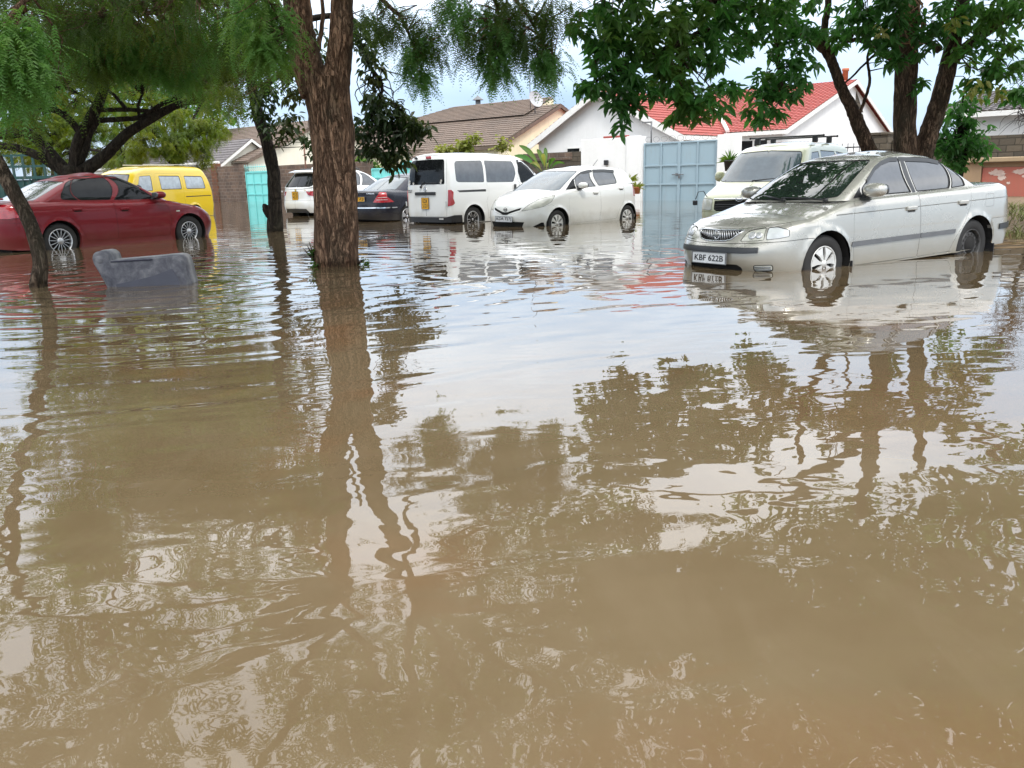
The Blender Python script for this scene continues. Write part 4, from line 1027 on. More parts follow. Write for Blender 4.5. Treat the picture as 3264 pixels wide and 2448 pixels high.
# ---- big feathery tree in the middle
def big_tree():
    Y = 10.5
    p = lambda x, y, yy=Y: pix(x, y, yy)
    trunk = [p(1072, 900), p(1074, 845), p(1070, 700), p(1066, 560), p(1058, 420), p(1048, 330), p(1040, 250)]
    tr_r = [.315, .282, .268, .262, .262, .27, .27]
    L = [(trunk, tr_r),
         ([p(1010, 300), p(978, 200), p(955, 100), p(945, 0), p(930, -160), p(900, -420)], [.20, .19, .175, .16, .14, .10]),
         ([p(1060, 300), p(1078, 210), p(1088, 100), p(1092, 0), p(1110, -170), p(1180, -430)], [.20, .16, .14, .13, .12, .09]),
         ([p(1010, 180), p(1030, 60), p(1022, -40)], [.03, .025, .02])]
    top1, top2 = np.array(L[1][0][-1]), np.array(L[2][0][-1])
    ends = []
    for s0, dirs in ((top1, [(-5, -3, .6), (-6, 1, .8), (-3.5, 4, 1.2), (-1, -5, .9), (-4.5, -5, .2), (.5, 1, 2.2)]), (top2, [(3.2, -2.5, .5), (3.6, 1., .6), (1.6, 4, 1.1), (2.2, -5, .6), (.4, -6.5, .8), (5.0, -1., .0)])):
        for d in dirs:
            d = np.array(d, float); m = s0+d*.5+np.array([0, 0, .5]); e_ = s0+d; L.append(([s0, m, e_], [.085, .055, .02])); ends.append(e_)
            for q in range(3):
                dd = d*.3+rng.normal(0, .9, 3)*np.array([1, 1, .4]); L.append(([m, m+dd*.5+np.array([0, 0, .1]), m+dd-np.array([0, 0, .3])], [.04, .025, .01]))
    blobs = []
    for e_ in ends: blobs += [(e_, (1.8, 1.8, .8), 84), (e_*.55+np.array([-2.2, 10.5, 5.6])*.45, (1.8, 1.8, .7), 66)]
    for c_ in ((3.1, 8.4, 6.), (4.6, 7.5, 6.2), (1.5, 7.5, 6.8), (0., 7., 7.4), (2.6, 6.2, 7.), (-2., 6.5, 7.2), (-4.5, 6.5, 6.6), (4.2, 5.6, 7.2)): blobs.append((np.array(c_), (1.7, 1.7, .6), 48))
    # hanging sprays that show in the picture
    vb1 = [(870, 115, 8.3, .22, .3, .28, 15), (800, 30, 8.3, .35, .4, .25, 12), (420, 165, 10, .5, .5, .26, 24), (560, 175, 10.5, .5, .5, .30, 24), (330, 140, 10, .5, .5, .22, 12), (0, 150, 6.5, .30, .3, .34, 26), (30, 260, 7., .22, .3, .2, 8), (640, 110, 10, .4, .4, .3, 12),
           (1340, 190, 10.2, .22, .3, .26, 12), (1480, 40, 9.8, .3, .4, .22, 9), (1585, 150, 9.8, .22, .3, .32, 18), (1740, 190, 9.6, .16, .2, .14, 9)]
    vb2 = [(600, 40, 9.5, 1.0, .7, .40, 34), (350, 30, 10, 1.2, .9, .35, 34), (120, 40, 9, 1.0, .8, .35, 30), (60, 330, 8.5, .5, .5, .25, 10), (200, 200, 10, .8, .6, .3, 20), (700, 300, 12, .45, .5, .28, 12), (760, 200, 11, .45, .5, .3, 14),
           (1215, 50, 10.5, .25, .4, .22, 8), (1290, 90, 10.3, .34, .5, .28, 13), (1380, 130, 10.2, .2, .4, .22, 7), (1420, 10, 10, .25, .4, .15, 5), (1490, 110, 9.8, .22, .4, .25, 8), (1600, 50, 9.8, .3, .4, .28, 12), (1680, 60, 9.7, .35, .4, .26, 12), (1700, 130, 9.6, .2, .3, .2, 7), (1740, 30, 9.6, .3, .4, .16, 9)]
    cv = lambda v: [(pix(x, y, yy), (a, b_, c), int(n*1.5)) for x, y, yy, a, b_, c, n in v]
    q1, c1 = crown_fronds(blobs, 4, .42, 9, .12, .038); q2, c2 = crown_fronds(cv(vb1), 14, .26, 13, .068, .018, .55); q3, c3 = crown_fronds(cv(vb2), 11, .28, 13, .062, .014, .75)
    # wood that carries the hanging sprays
    for a, mids, in ((top2, [(1190, -60, 10.4), (1280, 60, 10.3), (1330, 180, 10.2)]), (top2, [(1400, -180, 10), (1560, -20, 9.8), (1600, 90, 9.8)]), (top2, [(1500, -150, 9.9), (1660, 20, 9.7), (1735, 150, 9.6)]), (top1, [(860, -150, 9), (880, -20, 8.5), (900, 90, 8.3)]), (top1, [(700, -120, 9.5), (480, 0, 9.8), (350, 50, 10)]), (top1, [(300, -140, 8), (60, 20, 7.4), (0, 130, 7)])):
        L.append(([a]+[pix(*m) for m in mids], [.05, .03, .02, .008]))
    return tree('feathery_leaved_tree', 'thick trunked tree with peeling red brown bark and feathery leaves, in the middle', 'tree', L, M['barkred'], [(q1, M['frond']), (q2, M['frondbright']), (q3, M['frondolive'])], .022, 14, trunk[0], twig=[(c2, .8, .006), (c3, .8, .006), (c1, .15, .01)])
big_tree()

# ---- flat topped dark tree behind the red saloon
def flat_tree():
    p = lambda x, y, yy=22.: pix(x, y, yy)
    trunk = [p(238, 700), p(240, 620), p(243, 560), p(243, 530)]
    L = [(trunk, [0.409, 0.363, 0.330, 0.304]),
         ([p(225, 550), p(199, 535), p(163, 492), p(108, 436), p(72, 422), p(0, 430), p(-120, 400)], [0.198, 0.172, 0.145, 0.132, 0.125, 0.112, 0.066]),
         ([p(215, 552), p(181, 534), p(126, 499), p(63, 474), p(0, 464), p(-90, 455)], [0.132, 0.125, 0.112, 0.099, 0.092, 0.066]),
         ([p(250, 552), p(290, 530), p(343, 488), p(400, 431), p(470, 385), p(560, 338), p(650, 318, 21)], [0.185, 0.165, 0.139, 0.125, 0.112, 0.086, 0.046]),
         ([p(240, 540), p(245, 480), p(262, 430), p(300, 360), p(330, 290), p(340, 240)], [0.185, 0.165, 0.158, 0.139, 0.106, 0.066]),
         ([p(248, 540), p(275, 470), p(285, 430), p(310, 390)], [0.106, 0.086, 0.079, 0.066]),
         ([p(262, 430), p(220, 380), p(170, 350), p(80, 345), p(-20, 330)], [0.099, 0.086, 0.073, 0.066, 0.040]),
         ([p(300, 385), p(380, 380), p(450, 372), p(520, 330), p(600, 300)], [0.073, 0.066, 0.059, 0.053, 0.026]),
         ([p(300, 350), p(400, 350), p(500, 352), p(580, 320)], [0.059, 0.053, 0.046, 0.026]),
         ([p(450, 395), p(440, 340), p(455, 300)], [0.046, 0.040, 0.026]), ([p(400, 345), p(360, 300), p(320, 280)], [0.053, 0.040, 0.026]),
         ([p(108, 436), p(80, 400), p(60, 380)], [0.066, 0.046, 0.020]), ([p(180, 352), p(160, 310), p(120, 290)], [0.053, 0.040, 0.026]), ([p(560, 338), p(660, 300), p(760, 290)], [0.053, 0.040, 0.020])]
    v = [(60, 250, 21, 1.2, 1.5, .55, 90), (200, 270, 22, 1.2, 1.6, .45, 90), (360, 230, 21, 1.3, 1.6, .5, 110), (520, 210, 21, 1.2, 1.5, .6, 110), (640, 270, 20, .9, 1.3, .45, 80), (720, 320, 20, .7, 1., .35, 50),
         (430, 170, 17, .9, 1., .45, 90), (560, 150, 17, .8, 1., .4, 80), (300, 130, 19, 1.3, 1.3, .5, 90), (100, 150, 19, 1.3, 1.3, .5, 90), (700, 160, 19, 1., 1.2, .5, 80), (20, 340, 20, .7, 1., .3, 40), (560, 300, 20.5, .7, 1., .25, 40), (780, 230, 19, .6, 1., .5, 50),
         (470, 40, 20, 1.5, 1.2, .6, 60), (250, 20, 21, 1.7, 1.2, .7, 80), (50, 10, 21, 1.5, 1.2, .7, 70), (660, 20, 19, 1.3, 1.2, .5, 60)]
    q, c = crown_fronds([(pix(x, y-62 if y > 180 else y-20, yy), (a, b_, c_), int(n*.72)) for x, y, yy, a, b_, c_, n in v], 6, .40, 10, .09, .030, .45)
    up = [((rng.normal(-11, 3.5), rng.normal(22, 3), rng.uniform(6.5, 8.5)), (2., 2., .8), 60) for _ in range(12)]; q2, c2 = crown_fronds(up, 3, .6, 6, .2, .09, .4)
    return tree('flat_topped_tree', 'dark spreading tree with many low limbs, behind the red saloon', 'tree', L, M['barkdark'], [(q, M['frondolive']), (q2, M['frondolive'])], .03, 12, trunk[0], twig=[(c, .6, .014)])
flat_tree()

# ---- slim dark tree with broad dark leaves
def slim_tree():
    p = lambda x, y, yy=18.5: pix(x, y, yy)
    trunk = [p(878, 775), p(877, 730), p(876, 640), p(872, 560), p(855, 470), p(832, 400), p(812, 320), p(800, 240), p(795, 150)]
    L = [(trunk, [.2, .175, .145, .135, .13, .12, .11, .105, .1]), ([p(862, 690), p(850, 672), p(845, 655)], [.09, .08, .06]),
         ([p(815, 330), p(860, 260), p(930, 220), p(1000, 200, 17.5)], [.08, .07, .05, .03]), ([p(800, 240), p(870, 120), p(990, 60, 17), p(1120, 60, 16.5), p(1190, 150, 16)], [.09, .08, .06, .05, .03]),
         ([p(1120, 60, 16.5), p(1170, 190, 16), p(1215, 270, 16), p(1210, 330, 16)], [.04, .035, .03, .02]), ([p(795, 150), p(760, 40), p(800, -120)], [.1, .08, .04]), ([p(800, 240), p(760, 180), p(730, 130)], [.06, .05, .03])]
    v = [(850, 330, 18, .35, .5, .45, 70), (940, 260, 17.6, .35, .5, .55, 75), (900, 400, 18, .40, .5, .28, 60), (990, 460, 17.5, .22, .3, .3, 22), (1160, 120, 16, .3, .4, .45, 60), (1190, 210, 16, .22, .3, .3, 30), (1010, 150, 17, .4, .4, .5, 50), (870, 130, 18, .5, .5, .5, 60),
         (1215, 350, 16, .42, .45, .35, 120), (1290, 410, 16, .42, .4, .30, 100), (1200, 450, 16, .42, .4, .42, 120), (1265, 500, 16, .30, .3, .22, 50), (1345, 400, 16, .22, .3, .16, 24), (1130, 400, 16.3, .15, .2, .2, 14), (780, 60, 18, .7, .7, .4, 60)]
    q, c = crown_leaves([(pix(x, y, yy), (a, b_, c_), max(3, int(n*.38))) for x, y, yy, a, b_, c_, n in v], 9, .145, .5, .55, .055)
    # bare looping twigs
    for k in range(14):
        q_ = rng.random(); a = p(1170+45*q_, 190+80*q_, 16); e_ = p(rng.uniform(1140, 1270), rng.uniform(290, 370), 16); m_ = (a+e_)/2+np.array([rng.normal(0, .22), 0, rng.normal(.0, .12)])
        L.append(([a, m_, e_], [.012, .010, .006]))
    return tree('broad_leaved_tree', 'slim dark leaning trunk with drooping dark broad leaves, left of the thick trunk', 'tree', L, M['barkdark'], [(q, M['broaddark'])], .02, 10, trunk[0], twig=[(c, .3, .008)])
slim_tree()

# ---- young leaning trunk at the left
def leaning_tree():
    p = lambda x, y, yy=8.93: pix(x, y, yy)
    trunk = [p(128, 975), p(124, 912), p(130, 840), p(112, 760), p(86, 690), p(48, 620), p(14, 560), p(-30, 480), p(-90, 380), p(-170, 240), p(-260, 60), p(-330, -200)]
    L = [(trunk, [.105, .088, .076, .074, .074, .078, .076, .072, .07, .065, .06, .05]), ([p(-260, 60), p(-420, -150), p(-700, -380)], [.05, .04, .02]), ([p(-330, -200), p(-200, -420), p(0, -600)], [.05, .04, .02])]
    q, c = crown_fronds([(np.array((-8.6, 8.5, 5.)), (1.6, 1.6, 1.), 110), (np.array((-6.6, 8.2, 6.2)), (1.7, 1.6, .8), 110), (np.array((-5.0, 7.2, 6.6)), (1.5, 1.5, .6), 80)], 4, .4, 8, .12, .04)
    return tree('leaning_tree', 'thin grey brown trunk leaning left out of the water at the left edge', 'tree', L, M['barkgrey'], [(q, M['frond'])], .012, 10, trunk[0], twig=[(c, .2, .008)])
leaning_tree()

# ---- broad leaved tree with three stems at the right
def right_tree():
    p = lambda x, y, yy=14.: pix(x, y, yy)
    t2 = [p(2892, 640), p(2890, 560), p(2888, 480), p(2884, 400), p(2886, 300), p(2889, 200), p(2893, 100), p(2898, 0), p(2905, -150), p(2900, -350)]
    L = [(t2, [.25, .22, .19, .175, .17, .168, .165, .16, .14, .1]),
         ([p(2850, 620), p(2800, 530), p(2768, 470), p(2735, 395), p(2724, 366), p(2687, 291), p(2660, 220), p(2640, 172), p(2604, 136), p(2533, 88), p(2470, 60), p(2380, 20, 13), p(2250, 0, 12)], [.13, .12, .115, .11, .105, .085, .08, .08, .075, .06, .055, .045, .03]),
         ([p(2920, 600), p(2945, 480), p(2970, 400), p(3000, 300), p(3030, 180), p(3050, 80), p(3075, -20), p(3110, -200)], [.19, .165, .15, .142, .13, .115, .1, .07]),
         ([p(3030, 200), p(3080, 150), p(3130, 110), p(3220, 40), p(3290, -40), p(3400, -140)], [.09, .085, .08, .075, .07, .05]),
         ([p(2886, 240), p(2850, 195), p(2800, 150), p(2740, 128), p(2690, 135)], [.07, .06, .05, .04, .025]), ([p(2735, 372), p(2752, 330), p(2772, 262), p(2766, 180), p(2790, 120)], [.03, .026, .024, .02, .015]),
         ([p(2640, 172), p(2628, 100), p(2640, 0), p(2650, -120)], [.06, .055, .05, .04]), ([p(2995, 160), p(2950, 130), p(2910, 150)], [.06, .05, .04]), ([p(2650, 170), p(2700, 130), p(2730, 100)], [.04, .03, .02]),
         ([p(2898, 0), p(2600, -160, 12.5), p(2200, -120, 11.5), p(1950, -30, 11)], [.12, .08, .06, .03]), ([p(2380, 20, 13), p(2200, 120, 12), p(2020, 200, 11.5), p(1900, 260, 11.3)], [.05, .04, .03, .015]), ([p(2470, 60, 13.5), p(2480, 200, 13), p(2500, 300, 12.8)], [.04, .03, .015]),
         ([p(2800, 160), p(2700, 260), p(2672, 270)], [.02, .015, .01])]
    v = [(1900, 90, 11, .36, .5, .28, 70), (2000, 60, 11.2, .5, .6, .40, 150), (2100, 130, 11.4, .5, .6, .42, 170), (1960, 200, 11.2, .36, .5, .30, 90), (1880, 290, 11.2, .22, .4, .12, 26), (2030, 290, 11.3, .40, .5, .22, 90), (2150, 270, 11.5, .35, .5, .26, 90), (2230, 180, 11.8, .4, .6, .35, 100), (2200, 50, 12, .6, .6, .35, 130),
         (2330, 90, 12.3, .5, .6, .35, 90), (2250, 330, 11.6, .30, .4, .20, 60), (2160, 370, 11.5, .2, .3, .10, 16), (1950, 330, 11.2, .18, .3, .10, 14), (1985, 395, 11.2, .10, .1, .06, 5), (2310, 290, 12, .25, .4, .16, 30),
         (2430, 330, 12.8, .30, .4, .26, 70), (2520, 280, 12.9, .34, .4, .22, 60), (2460, 240, 12.9, .25, .4, .16, 34), (2440, 100, 12.8, .5, .6, .3, 80), (2560, 60, 13, .5, .6, .35, 90), (2500, 170, 13, .35, .4, .25, 40), (2560, 190, 13.2, .25, .3, .2, 20),
         (2740, 70, 13.5, .45, .5, .30, 70), (2820, 90, 13.3, .40, .5, .38, 80), (2860, 160, 13.2, .30, .3, .25, 40), (2780, 20, 13.5, .6, .6, .3, 70), (2950, 60, 13.3, .4, .5, .4, 60), (3000, 130, 13, .25, .3, .2, 16), (3090, 60, 13.5, .5, .5, .35, 60), (3180, 130, 13.5, .40, .5, .25, 40), (3230, 40, 13.5, .5, .5, .4, 70), (3150, 210, 14, .35, .4, .15, 24), (2940, 240, 13.8, .15, .2, .25, 12), (2680, 120, 13.6, .2, .3, .2, 16), (2400, 10, 12.5, .7, .7, .3, 100), (3210, 210, 13.4, .35, .4, .16, 50), (3110, 250, 13.6, .25, .3, .12, 26), (3250, 290, 13.6, .22, .3, .14, 30), (3180, 30, 13, .5, .5, .3, 60), (3060, 180, 13.6, .18, .3, .12, 16)]
    q, c = crown_leaves([(pix(x, y, yy), (a, b_, c_), max(2, int(n*.27))) for x, y, yy, a, b_, c_, n in v], 12, .16, .46, .42, .035)
    up = [((rng.normal(6.6, 2.6), rng.normal(13, 2.6), rng.uniform(5.2, 8)), (1.6, 1.6, .8), 105) for _ in range(22)]+[((rng.uniform(1.5, 6), rng.uniform(9, 13), rng.uniform(4.8, 6.5)), (1.3, 1.3, .6), 70) for _ in range(13)]+[((x_, y_, z_), (1.1, 1.1, .5), 60) for x_, y_, z_ in ((7.4, 12.6, 4.5), (8.6, 13.4, 4.7), (9.6, 13, 5.2), (8.2, 11.5, 5.4), (9.8, 14.5, 4.6), (6.6, 11.6, 5.4))]
    q2, c2 = crown_leaves(up, 8, .2, .5, .4, .06)
    q3, c3 = crown_leaves([(pix(2800, 105, 12.9), (.06, .1, .03), 2), (pix(3045, 70, 12.6), (.08, .1, .05), 3), (pix(3120, 285, 13), (.16, .2, .08), 4), (pix(3190, 300, 13.4), (.10, .2, .08), 3)], 6, .12, .5, .6)
    e = tree('three_stemmed_tree', 'broad leaved tree with three brown stems rising behind the silver saloon', 'tree', L, M['barkbrown'], [(q, M['broad']), (q2, M['broad']), (q3, M['yellowleaf'])], .02, 12, t2[0], twig=[(c, .25, .007)])
    # dry creeper strands hanging down the middle stem
    b = BM()
    for k in range(9):
        x0 = rng.uniform(2860, 2925); pts = [p(x0+rng.normal(0, 8)*i, -40+i*rng.uniform(24, 36), 13.75-.02*i) for i in range(rng.integers(4, 9))]; b.tube(pts, [.012]*(len(pts)-1)+[.004], 4)
    adopt(b.build('dry_creeper', flat('dry_creeper', (.30, .18, .095), .9)), e)
    return e
right_tree()

# ---- background trees and shrubs
def simple_tree(name, label, cat, x, y, Y, base_y, blobs, kind, mat, L0, barkm='barkdark', r=.12, per=4, n_mul=1., twig=.3):
    b0 = pix(x, base_y, Y); top = pix(x, y, Y); limbs = [([b0-np.array([0, 0, .3]), b0*.5+top*.5+rng.normal(0, .05, 3), top], [r*1.2, r, r*.6])]
    vb = [(pix(a, b_, yy), (rx, ry, rz), int(n*n_mul)) for a, b_, yy, rx, ry, rz, n in blobs]
    for c_, r_, n in vb: limbs.append(([b0*.4+top*.6, (top+np.array(c_))/2+np.array([0, 0, .1]), np.array(c_)], [r*.5, r*.35, r*.12]))
    q, c = (crown_fronds(vb, per, L0, 8, L0*.3, L0*.1, .6) if kind == 'f' else crown_leaves(vb, per, L0, .5, .5, L0*.4))
    return tree(name, label, cat, limbs, M[barkm], [(q, M[mat])], .01, 8, limbs[0][0][0], twig=[(c, twig, r*.08)])
simple_tree('weeping_tree', 'yellow green feathery tree drooping over the yellow minibus', 'tree', 560, 470, 31, 640, [(480, 440, 30, 1.0, 1., .6, 70), (560, 400, 31, 1.1, 1., .6, 80), (630, 430, 31, .9, 1., .6, 70), (680, 400, 32, .8, 1., .5, 50), (560, 470, 30, .8, .8, .5, 50), (640, 490, 30.5, .4, .5, .5, 30), (430, 500, 30, .5, .6, .4, 24), (600, 330, 33, 1.5, 1., .6, 70), (480, 330, 33, 1.5, 1., .6, 70), (560, 250, 34, 2., 1.2, .7, 80), (420, 240, 34, 1.8, 1.2, .7, 70), (700, 250, 34, 1.4, 1.2, .6, 50)], 'f', 'frondlight', .30, r=.14, per=11)
simple_tree('leafy_tree', 'green tree beyond the flat topped tree at the far left', 'tree', 120, 470, 38, 640, [(60, 440, 38, 1.6, 1.2, 1., 90), (180, 430, 38, 1.6, 1.2, 1., 100), (310, 450, 38, 1.5, 1.2, 1., 90), (250, 380, 39, 1.8, 1.2, 1., 90), (20, 380, 39, 1.5, 1.2, 1., 70), (390, 500, 36, 1.0, 1., .8, 60), (150, 500, 37, 1.3, 1., .6, 60), (420, 410, 38, 1.2, 1., .8, 60), (100, 290, 39, 2.2, 1.3, 1., 90), (280, 280, 39, 2.2, 1.3, 1., 90), (0, 260, 39, 2., 1.3, 1., 70), (180, 180, 40, 2.6, 1.5, 1., 90), (380, 200, 40, 2.2, 1.5, 1., 70)], 'f', 'frondlight', .36, r=.2, per=11)
simple_tree('dark_tree', 'dark green tree behind the roofs at the far left', 'tree', 180, 330, 62, 600, [(40, 300, 62, 4, 2, 2.4, 110), (250, 300, 62, 4, 2, 2.4, 110), (480, 320, 64, 4, 2, 1.8, 110), (640, 350, 66, 3, 2, 1.4, 70)], 'l', 'broad', .55, r=.35, per=5)
simple_tree('round_bush', 'bright green bush between the navy saloon and the thick trunk', 'bush', 1155, 530, 46, 590, [(1150, 530, 46, .8, .6, .5, 80), (1195, 540, 46, .5, .5, .35, 40)], 'l', 'shrubleaf', .22, per=5)
simple_tree('leafy_shrub', 'dark green young tree left of the red gate', 'shrub', 3055, 380, 16, 560, [(3050, 440, 16, .42, .4, .42, 110), (3010, 470, 16, .28, .3, .25, 60), (3100, 470, 16, .3, .3, .28, 60), (3060, 350, 16, .35, .3, .3, 50), (3080, 290, 16, .3, .3, .2, 26), (3110, 400, 16, .3, .3, .2, 30), (3030, 520, 16, .25, .3, .12, 30)], 'l', 'broad', .15, r=.035, per=8, n_mul=.34)
def wiry_bush():
    Y = 18; b0 = pix(3300, 700, Y); b = BM(); e = tag(empty('wiry_bush', b0), 'bare wiry bush of thin dark drooping twigs at the right edge', 'bush')
    Q = limb(b, [b0, pix(3305, 560, Y), pix(3292, 440, Y), pix(3300, 340, Y), pix(3285, 250, Y)], [.07, .06, .05, .035, .02], 7)
    sub = [Q]
    for k in range(9):
        s0 = Q[rng.integers(len(Q)//2, len(Q))]; d_ = np.array([rng.uniform(-.75, .5), rng.normal(0, .35), rng.uniform(-.1, .35)]); sub.append(limb(b, [s0, s0+d_*.5+rng.normal(0, .05, 3), s0+d_], [.024, .016, .008], 5))
    A = np.concatenate(sub)
    for k in range(330):
        s0 = A[rng.integers(len(Q)//2, len(A))]; ln = rng.uniform(.2, .75); p_ = s0.copy(); dv = rng.normal(0, 1, 3)*np.array([1, .7, .6]); dv /= np.linalg.norm(dv); pts = [p_]
        for t in range(5): p_ = p_+dv*ln/5; dv = dv+rng.normal(0, .28, 3)-np.array([0, 0, .22]); dv /= np.linalg.norm(dv); pts.append(p_)
        b.tube(pts, [.009, .007, .006, .005, .004, .002], 4, cap=False)
    adopt(b.build('twigs', M['drytwig']), e)
wiry_bush()
# big paddle leaves beside the rubble wall
def paddle_plant():
    Y = 33.5; b0 = pix(1735, 560, Y); e = tag(empty('paddle_leaved_plant', b0), 'plant with tall paddle shaped leaves behind the white hatchback', 'plant')
    for x0, y0, x1, y1, wpx, m_ in ((1735, 560, 1655, 462, 16, 'shrubleaf'), (1738, 560, 1712, 475, 14, 'shrubleaf'), (1740, 560, 1728, 490, 14, 'yellowleaf'), (1742, 560, 1738, 470, 13, 'shrubleaf'), (1745, 560, 1770, 505, 14, 'shrubleaf'), (1730, 560, 1640, 495, 15, 'broad'), (1748, 560, 1757, 508, 9, 'shrubleaf'), (1742, 560, 1745, 520, 10, 'yellowleaf'), (1736, 565, 1690, 520, 11, 'yellowleaf'), (1740, 560, 1800, 520, 10, 'shrubleaf')):
        A, T = pix(x0, y0, Y), pix(x1, y1, Y+rng.normal(0, .25)); b = BM(); prev = None; n = 9; wm = wpx/79*1.0
        for i in range(n+1):
            t = i/n; c_ = A+(T-A)*t+np.array([0, 0, .22*math.sin(math.pi*t)]); hw = wm*.5*(math.sin(math.pi*max(0, (t-.28)/.72))**.6 if t > .28 else .07); d_ = norm(T-A); s_ = norm(np.cross(d_, np.array([.25, -1, .1])))*hw+np.array([0, .04, .05])*hw
            cur = [b.b.verts.new(c_-s_), b.b.verts.new(c_+np.array([0, .03, -.04])*(1 if t > .3 else 0)), b.b.verts.new(c_+s_)]
            if prev:
                for k in (0, 1): b.b.faces.new((prev[k], prev[k+1], cur[k+1], cur[k])).smooth = True
            prev = cur
        adopt(b.build('leaf', M[m_], fix=False), e)
paddle_plant()
def creeper(label, blobs):
    e = tag(empty('creeper', pix(*blobs[0][:3])), label, 'creeper'); q, c = crown_leaves([(pix(x, y, Y), (a, b_, c_), n) for x, y, Y, a, b_, c_, n in blobs], 4, .2, .75, .2, .1)
    link('foliage', quads_np('foliage', q-np.array(e.location), len(q)//4), M['yellowleaf'], e)
    b = BM(); C_ = c[rng.random(len(c)) < .3]
    for k in C_: b.tube([k, k+rng.normal(0, .2, 3)+np.array([0, 0, -.25])], [.01, .008], 4)
    adopt(b.build('stems', M['barkgrey']), e)
creeper('yellow green creeper along the porch eave above the white van', [(1420, 478, 41, .45, .3, .18, 40), (1480, 462, 41, .45, .3, .22, 40), (1512, 442, 41, .3, .3, .2, 24), (1460, 484, 41, .8, .3, .12, 40)])
creeper('small creeper hanging from the corner of the cream house', [(1605, 455, 40, .25, .2, .3, 24), (1590, 470, 40, .3, .2, .12, 14)])
def potted(name, label, x, y, Y, h, spiky=True, pr=.14):
    c = pix(x, y, Y); e = tag(empty(name, c), label, 'potted plant'); C_ = tuple(c)
    part(e, BM().lathe([(.001, 0), (pr*.75, 0), (pr, pr*1.6), (pr*1.08, pr*1.62), (pr*1.08, pr*1.8), (pr*.9, pr*1.8), (pr*.88, pr*1.5), (.001, pr*1.5)], C_, 'Z', 16), 'pot', M['clay'] if spiky else M['black'])
    n = 46; D = rot_basis(n, -.6); P = np.repeat(c[None]+np.array([0, 0, pr*1.6]), n, 0); q = leaves(P, D, rng.uniform(.6, 1.1, n)*h, .10, .3)
    adopt(link('foliage', quads_np('foliage', q, len(q)//4), M['yellowleaf'] if spiky else M['shrubleaf']), e)
potted('potted_plant', 'spiky potted plant by the white wall, left of the blue grey gate', 2030, 618, 31.5, .42)
potted('potted_plant', 'taller spiky potted plant behind the tail of the white hatchback', 2002, 600, 32.5, .55)
potted('potted_plant', 'bushy plant in a dark pot right of the blue grey gate', 2325, 545, 29.5, .5, False, .2)
# weeds at the foot of the thick trunk
e = tag(empty('trunk_weed', pix(1000, 830, 10.4)), 'small green weeds growing at the foot of the thick trunk', 'weed')
q, c = crown_leaves([(pix(1000, 815, 10.42), (.04, .06, .08), 12), (pix(1005, 850, 10.3), (.05, .06, .05), 10), (pix(1160, 835, 10.45), (.07, .05, .04), 9)], 5, .05, .6, -.1, .02)
adopt(link('foliage', quads_np('foliage', q, len(q)//4), M['shrubleaf']), e)
b = BM()
for x1, y1 in ((965, 790), (978, 780), (985, 770), (1160, 825)):
    b.tube([pix(1010 if x1 < 1100 else 1140, 840, 10.42), pix(x1, y1, 10.42)], [.02, .004], 5)
adopt(b.build('stems', M['barkgrey']), e)
